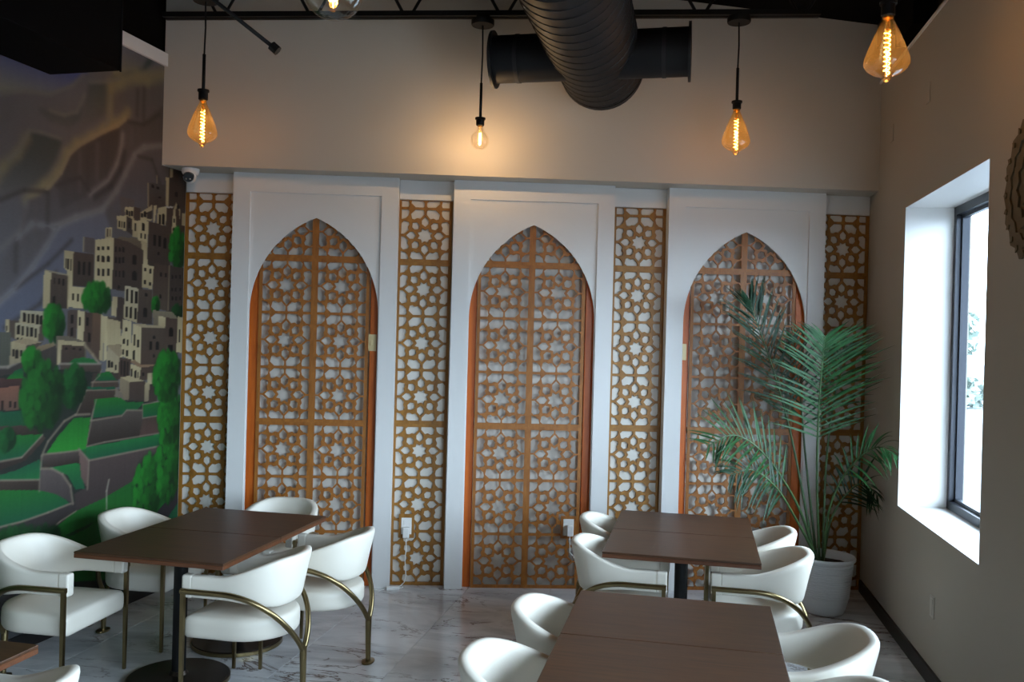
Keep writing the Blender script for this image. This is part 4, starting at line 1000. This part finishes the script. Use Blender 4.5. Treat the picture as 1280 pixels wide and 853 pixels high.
# ------------------------------------------------------------------ chairs (front is +x)
def smooth01(t):
    t = min(1, max(0, t)); return t * t * (3 - 2 * t)
def chair_shell():
    HY, RX, T = .228, .245, .052
    path = []
    for i in range(6): path.append((.205 - .185 * i / 6, HY, 0.0, 1.0))
    for i in range(25):
        a = PI * i / 24; nx, ny = -math.sin(a) / RX, math.cos(a) / HY; l = math.hypot(nx, ny)
        ex = .82
        path.append((.02 - RX * math.sin(a) ** ex, math.copysign(HY * abs(math.cos(a)) ** ex, math.cos(a)), nx / l, ny / l))
    for i in range(5, -1, -1): path.append((.205 - .185 * i / 6, -HY, 0.0, -1.0))
    d = [0.0]
    for a, b in zip(path[:-1], path[1:]): d.append(d[-1] + math.hypot(b[0] - a[0], b[1] - a[1]))
    tot = d[-1]; mb = MB(); vs = []; fs = []; NS = 20
    for (x, y, nx, ny), dd in zip(path, d):
        q = min(dd, tot - dd)
        zt = .652 + .098 * smooth01((q - .12) / .36); zb = .540 - .045 * smooth01((q - .16) / .30)
        lean = .055 * smooth01((q - .1) / .45); base = -.012 * smooth01((q - .1) / .4)
        loop = []
        h = (zt - zb) / 2; zc = (zt + zb) / 2; w = T / 2
        for k in range(NS):
            a = 2 * PI * k / NS
            cx, cz = math.cos(a), math.sin(a)
            px = math.copysign(abs(cx) ** .45, cx) * w; pz = math.copysign(abs(cz) ** .28, cz) * h
            off = px + base + lean * ((pz + h) / (2 * h)) ** 1.2
            loop.append((x + nx * off, y + ny * off, zc + pz))
        vs += loop
    m = len(path)
    for i in range(m - 1):
        for k in range(NS):
            a = i * NS + k; b = i * NS + (k + 1) % NS; fs.append((a, a + NS, b + NS, b))
    fs.append(tuple(range(NS))); fs.append(tuple(range(m * NS - 1, (m - 1) * NS - 1, -1)))
    return mb.add(vs, fs)
def chair_seat():
    mb = MB(); out = []
    fx, hy = .255, .243
    out += [(fx - .02, -hy), (fx - .006, -hy + .006), (fx, -hy + .02)] + [(fx, -hy + .02 + (2 * hy - .04) * i / 4) for i in range(1, 4)] + [(fx, hy - .02), (fx - .006, hy - .006), (fx - .02, hy)]
    out += [(fx - .02 - (fx - .02) * i / 4, hy) for i in range(1, 4)]
    out += [(-.238 * math.sin(PI * i / 20), hy * math.cos(PI * i / 20)) for i in range(21)]
    out += [((fx - .02) * i / 4, -hy) for i in range(1, 4)]
    prof = [(.90, .335), (.97, .338), (.995, .350), (1.0, .37), (1.0, .405), (.992, .425), (.965, .438), (.90, .445), (.6, .452), (.25, .455)]
    n = len(out); vs = []; fs = []
    for s, z in prof:
        vs += [(x * s, y * s, z) for x, y in out]
    for i in range(len(prof) - 1):
        for k in range(n):
            a = i * n + k; b = i * n + (k + 1) % n; fs.append((a, b, b + n, a + n))
    fs.append(tuple(range(n - 1, -1, -1))); fs.append(tuple(range((len(prof) - 1) * n, len(prof) * n)))
    return mb.add(vs, fs)
def make_chair():
    e = empty('armchair', '', 'chair')
    chair_shell().build('backrest', M['leather'], e, True, 60)
    chair_seat().build('seat', M['leather'], e, True, 60)
    for s in (-1, 1):
        bbox('arm_pad', M['leather'], e, .204, .262, s * .228 - .0265, s * .228 + .0265, .5385, .6535, bev=.011, seg=3)
        MB().tube([(.246, s * .261, 0), (.246, s * .261, .3), (.246, s * .261, .588)], [.0105, .0135, .0145], 4).build('leg', M['brass'], e, True, 40)
        pts = [(.246 + .013, s * .261, .574), (.12, s * .261, .574)]
        for i in range(17):
            a = PI / 2 * i / 16; pts.append((.03 - .315 * math.sin(a), s * (.011 + .250 * math.cos(a)), .25 + .324 * math.cos(a)))
        MB().tube(pts, .0145, 8).build('arm_bar', M['brass'], e, True, 60)
    MB().tube([(-.285, .0, .262), (-.287, 0, .1), (-.289, 0, .008)], [.019, .016, .014], 10).build('rear_leg', M['brass'], e, True, 60)
    f = MB(); f.lathe([(.0, .0), (.052, .0), (.055, .004), (.054, .010), (.02, .013), (0, .013)], 24)
    fo = f.build('foot_disc', M['brass'], e, True, 40); fo.location = (-.289, 0, 0); fo.scale = (.62, 1, 1)
    MB().box(-.2, .22, -.02, .02, .318, .337).build('seat_rail', M['brass'], e)
    return e
chairp = make_chair()
CH = [  # table centre, table turn, local x, local y, facing relative to the table, label
    (T0, R0, -.615, -.505, .04, 'white barrel armchair at far left, left of left table front half'),
    (T0, R0, -.595, .285, .06, 'white barrel armchair against the mural, left of left table rear half'),
    (T0, R0, .435, -.33, PI, 'white barrel armchair with its brass side nearest, right of left table'),
    (T0, R0, .58, .22, PI, 'white barrel armchair right of left table, brass oval foot visible'),
    (T0, R0, -.01, .78, -PI / 2, 'white barrel armchair at the rear end of left table'),
    (T1, R1, -.328, -.39, 0, 'white barrel armchair left of palm-side table, in front of middle arch'),
    (T1, R1, -.37, .28, 0, 'white barrel armchair left of palm-side table, rear one by charger'),
    (T1, R1, .425, -.33, PI, 'white barrel armchair just in front of the white plant pot'),
    (T1, R1, .395, .23, PI, 'white barrel armchair left of palm, rear right of back table'),
    (T2, R2, -.385, .31, 0, 'white barrel armchair left of front right table, farther one'),
    (T2, R2, -.44, -.32, 0, 'white barrel armchair left of front right table, nearest one'),
    (T2, R2, .51, .27, PI, 'white barrel armchair right of front right table, inside showing'),
    (T2, R2, .48, -.33, PI, 'white barrel armchair barely showing at bottom edge, right of front table'),
    (T3, R3, .475, -.02, PI, 'white barrel armchair top showing at bottom left beside table corner'),
]
for i, (c, r, a, b, f, lab) in enumerate(CH):
    o = chairp if i == 0 else copy_tree(chairp)
    o.location = wl(c, r, a, b); o.rotation_euler = (0, 0, r + f); o['label'] = lab; o['group'] = 'white barrel armchairs'

# ------------------------------------------------------------------ potted palm
PC = (2.60, 6.10)
pp_ = empty('potted_palm', 'green palm in a white ribbed pot in the right corner', 'plant', (PC[0], PC[1], 0))
prof = [(.0, .0), (.125, .0), (.135, .006), (.15, .04), (.168, .11)]
for i in range(16):
    z = .115 + .0155 * i; prof += [(.169 + .0016 * i, z), (.172 + .0016 * i, z + .004), (.172 + .0016 * i, z + .010), (.169 + .0016 * i, z + .0145)]
prof += [(.198, .37), (.208, .376), (.212, .392), (.209, .402), (.199, .402), (.195, .39), (.19, .33), (.0, .33)]
MB().lathe(prof, 48).build('pot', M['pot'], pp_, True, 45)
so = MB(); sr_ = random.Random(3); rings = [(0, .365)] + [(r, .362 - r * .12) for r in (.05, .1, .15, .188)]
nn = 30; vs = [(0, 0, .366)]; fs = []
for r, z in rings[1:]:
    for k in range(nn): vs.append((r * math.cos(2 * PI * k / nn), r * math.sin(2 * PI * k / nn), z + (sr_.uniform(-.012, .012) if r < .18 else 0)))
for k in range(nn): fs.append((0, 1 + k, 1 + (k + 1) % nn))
for i in range(3):
    for k in range(nn):
        a = 1 + i * nn + k; b = 1 + i * nn + (k + 1) % nn; fs.append((a, a + nn, b + nn, b))
so.add(vs, fs).build('soil', M['soil'], pp_)
def spline(pts, n):
    P = [Vector(p) for p in pts]; P = [P[0] * 2 - P[1]] + P + [P[-1] * 2 - P[-2]]; out = []
    for i in range(n + 1):
        u = i / n * (len(P) - 3); k = min(int(u), len(P) - 4); t = u - k
        a, b, c, d = P[k:k + 4]
        out.append(0.5 * ((2 * b) + (c - a) * t + (2 * a - 5 * b + 4 * c - d) * t * t + (3 * b - a - 3 * c + d) * t ** 3))
    return out
def leaflet(base, dirv, length, droop, width, nrm):
    mb = MB(); st = 6; vs = []; fs = []
    for i in range(st + 1):
        t = i / st; p = base + dirv * (length * t) + Vector((0, 0, -droop * length * t * t))
        tan = (dirv * length + Vector((0, 0, -2 * droop * length * t))).normalized()
        sd = tan.cross(nrm).normalized() * (width * (0.35 + 1.3 * t if t < .3 else .74 * (1 - ((t - .3) / .7) ** 1.6) + .02))
        up = sd.cross(tan).normalized() * width * .18
        vs += [p - sd + up, p, p + sd + up]
    for i in range(st):
        a = i * 3; fs += [(a, a + 1, a + 4, a + 3), (a + 1, a + 2, a + 5, a + 4)]
    return mb.add(vs, fs)
FR = {  # rachis points in the room, leaflet start fraction, pairs, length, droop, tilt, normal
 'F1': ([(2.56, 6.09, .36), (2.51, 6.05, .94), (2.48, 5.98, 1.40), (2.47, 5.92, 1.76), (2.47, 5.88, 1.95)], .40, 30, .40, .10, .55, (0, -1, .2)),
 'F2': ([(2.54, 6.12, .36), (2.43, 6.15, .92), (2.35, 6.20, 1.32), (2.23, 6.22, 1.72), (2.10, 6.22, 2.06), (2.04, 6.2, 2.20)], .42, 26, .34, .12, .85, (.2, -1, .3)),
 'F3': ([(2.53, 6.07, .36), (2.36, 5.95, .73), (2.17, 5.85, 1.0), (1.97, 5.75, 1.20), (1.79, 5.70, 1.28), (1.61, 5.65, 1.21)], .36, 19, .30, .10, .55, (.1, -.8, .7)),
 'F4': ([(2.58, 6.08, .36), (2.58, 6.0, .73), (2.62, 5.9, .97), (2.68, 5.75, 1.15), (2.74, 5.62, 1.23), (2.79, 5.50, 1.19)], .42, 15, .22, .30, .7, (-.2, -.7, .7)),
 'F5': ([(2.60, 6.12, .36), (2.65, 6.12, .65), (2.74, 6.08, .84), (2.82, 6.0, .93), (2.88, 5.9, .86)], .38, 14, .24, .25, .6, (-.1, -.9, .5)),
 'F6': ([(2.54, 6.04, .36), (2.31, 5.9, .69), (2.11, 5.75, .93), (1.91, 5.65, 1.06), (1.75, 5.60, 1.03)], .42, 15, .26, .30, .6, (.1, -.8, .6)),
 'F7': ([(2.60, 6.13, .36), (2.64, 6.20, 1.09), (2.70, 6.20, 1.61), (2.75, 6.15, 1.92)], .45, 16, .26, .2, .65, (-.2, -1, .2)),
 'F8': ([(2.56, 6.14, .36), (2.51, 6.25, 1.03), (2.46, 6.28, 1.55), (2.39, 6.28, 1.95)], .48, 15, .26, .15, .7, (.2, -1, .2)),
}
rr = random.Random(11)
for kf, (pts, st, npair, ln, droop, tilt, nv) in FR.items():
    sp = spline([(x - PC[0], y - PC[1], z) for x, y, z in pts], 40); nv = Vector(nv).normalized()
    fo = MB().tube(sp, [.011 - .0085 * i / 40 for i in range(41)], 6).build('frond', M['stem'], pp_, True)
    lm = M['leaf2'] if kf in ('F2', 'F5', 'F6', 'F8') else M['leaf']
    for i in range(npair):
        u = st + (1 - st) * (i + .5) / npair; q = u * 40; k = min(int(q), 39); b = sp[k].lerp(sp[k + 1], q - k)
        tan = (sp[min(k + 1, 40)] - sp[max(k - 1, 0)]).normalized(); t01 = (u - st) / (1 - st)
        L = ln * (0.62 + .75 * math.sin(PI * min(1, t01 * .8 + .15)) ** 1.0) * (1 - .45 * t01 ** 3)
        for s in (-1, 1):
            sd = tan.cross(nv).normalized() * s
            tl = tilt * (0.75 + .7 * t01) + rr.uniform(-.12, .12)
            dv = (sd * math.cos(tl) + tan * math.sin(tl) + nv * rr.uniform(.0, .22)).normalized()
            for _ in range(12):      # keep the tips inside the room
                tip = b + dv * L + Vector((PC[0], PC[1], 0))
                if tip.y > 6.53 or (Vector((tip.x, tip.y)) - RC).dot(RN) < .04:
                    dv = (dv + Vector((-.12, -.2, .03))).normalized()
                else: break
            leaflet(b, dv, L * rr.uniform(.88, 1.08), droop * rr.uniform(.6, 1.5), .0105, nv).build('leaflet', lm, fo, True)

# ------------------------------------------------------------------ outdoors seen through the window
gr = MB().box(-60, 120, -60, 140, -.5, -.3); struct(gr.build('ground', M['asphalt']))
tr_ = empty('street_tree', 'street tree in haze-paled green seen through the window', 'tree', (17.5, 33.0, -.3))
MB().tube([(0, 0, 0), (.1, 0, 1.2), (0, .1, 2.4)], [.2, .16, .1], 8).build('trunk', M['bark'], tr_, True)
lf = MB(); r5 = random.Random(5)
for i in range(1600):
    a, c = r5.uniform(0, 2 * PI), r5.uniform(-1, 1); rad = r5.uniform(.35, 1) ** .5; s = math.sqrt(1 - c * c)
    p = Vector((s * math.cos(a) * 2.2 * rad, s * math.sin(a) * 2.2 * rad, 2.9 + c * 1.5 * rad)); q = Vector((r5.uniform(-1, 1), r5.uniform(-1, 1), r5.uniform(-1, 1))).normalized()
    u = q.orthogonal().normalized() * .17; w_ = q.cross(u).normalized() * .12
    lf.add([p - u, p - w_, p + u, p + w_], [(0, 1, 2, 3)])
o = lf.build('crown', M['foliage'], tr_); o['kind'] = 'stuff'
hg = empty('hedge', 'low hedge along the road seen through the window', 'hedge', (16.2, 31.5, -.3), .3)
hb_ = MB()
for i in range(1500):
    p = Vector((r5.uniform(-4, 4), r5.uniform(-.5, .5), r5.uniform(.05, 1.1))); q = Vector((r5.uniform(-1, 1), r5.uniform(-1, 1), r5.uniform(-1, 1))).normalized()
    u = q.orthogonal().normalized() * .16; w_ = q.cross(u).normalized() * .12
    hb_.add([p - u, p - w_, p + u, p + w_], [(0, 1, 2, 3)])
o = hb_.build('hedge_leaves', M['foliage'], hg); o['kind'] = 'stuff'
pl = empty('utility_pole', 'pale pole by the road seen through the window', 'pole', (14.2, 27.4, -.3))
MB().tube([(0, 0, 0), (0, 0, 3.4)], [.09, .07], 10).build('shaft', M['white_paint'], pl, True)
bbox('sign_box', M['white_paint'], pl, -.35, .35, -.06, .06, 2.6, 3.3, bev=.02)
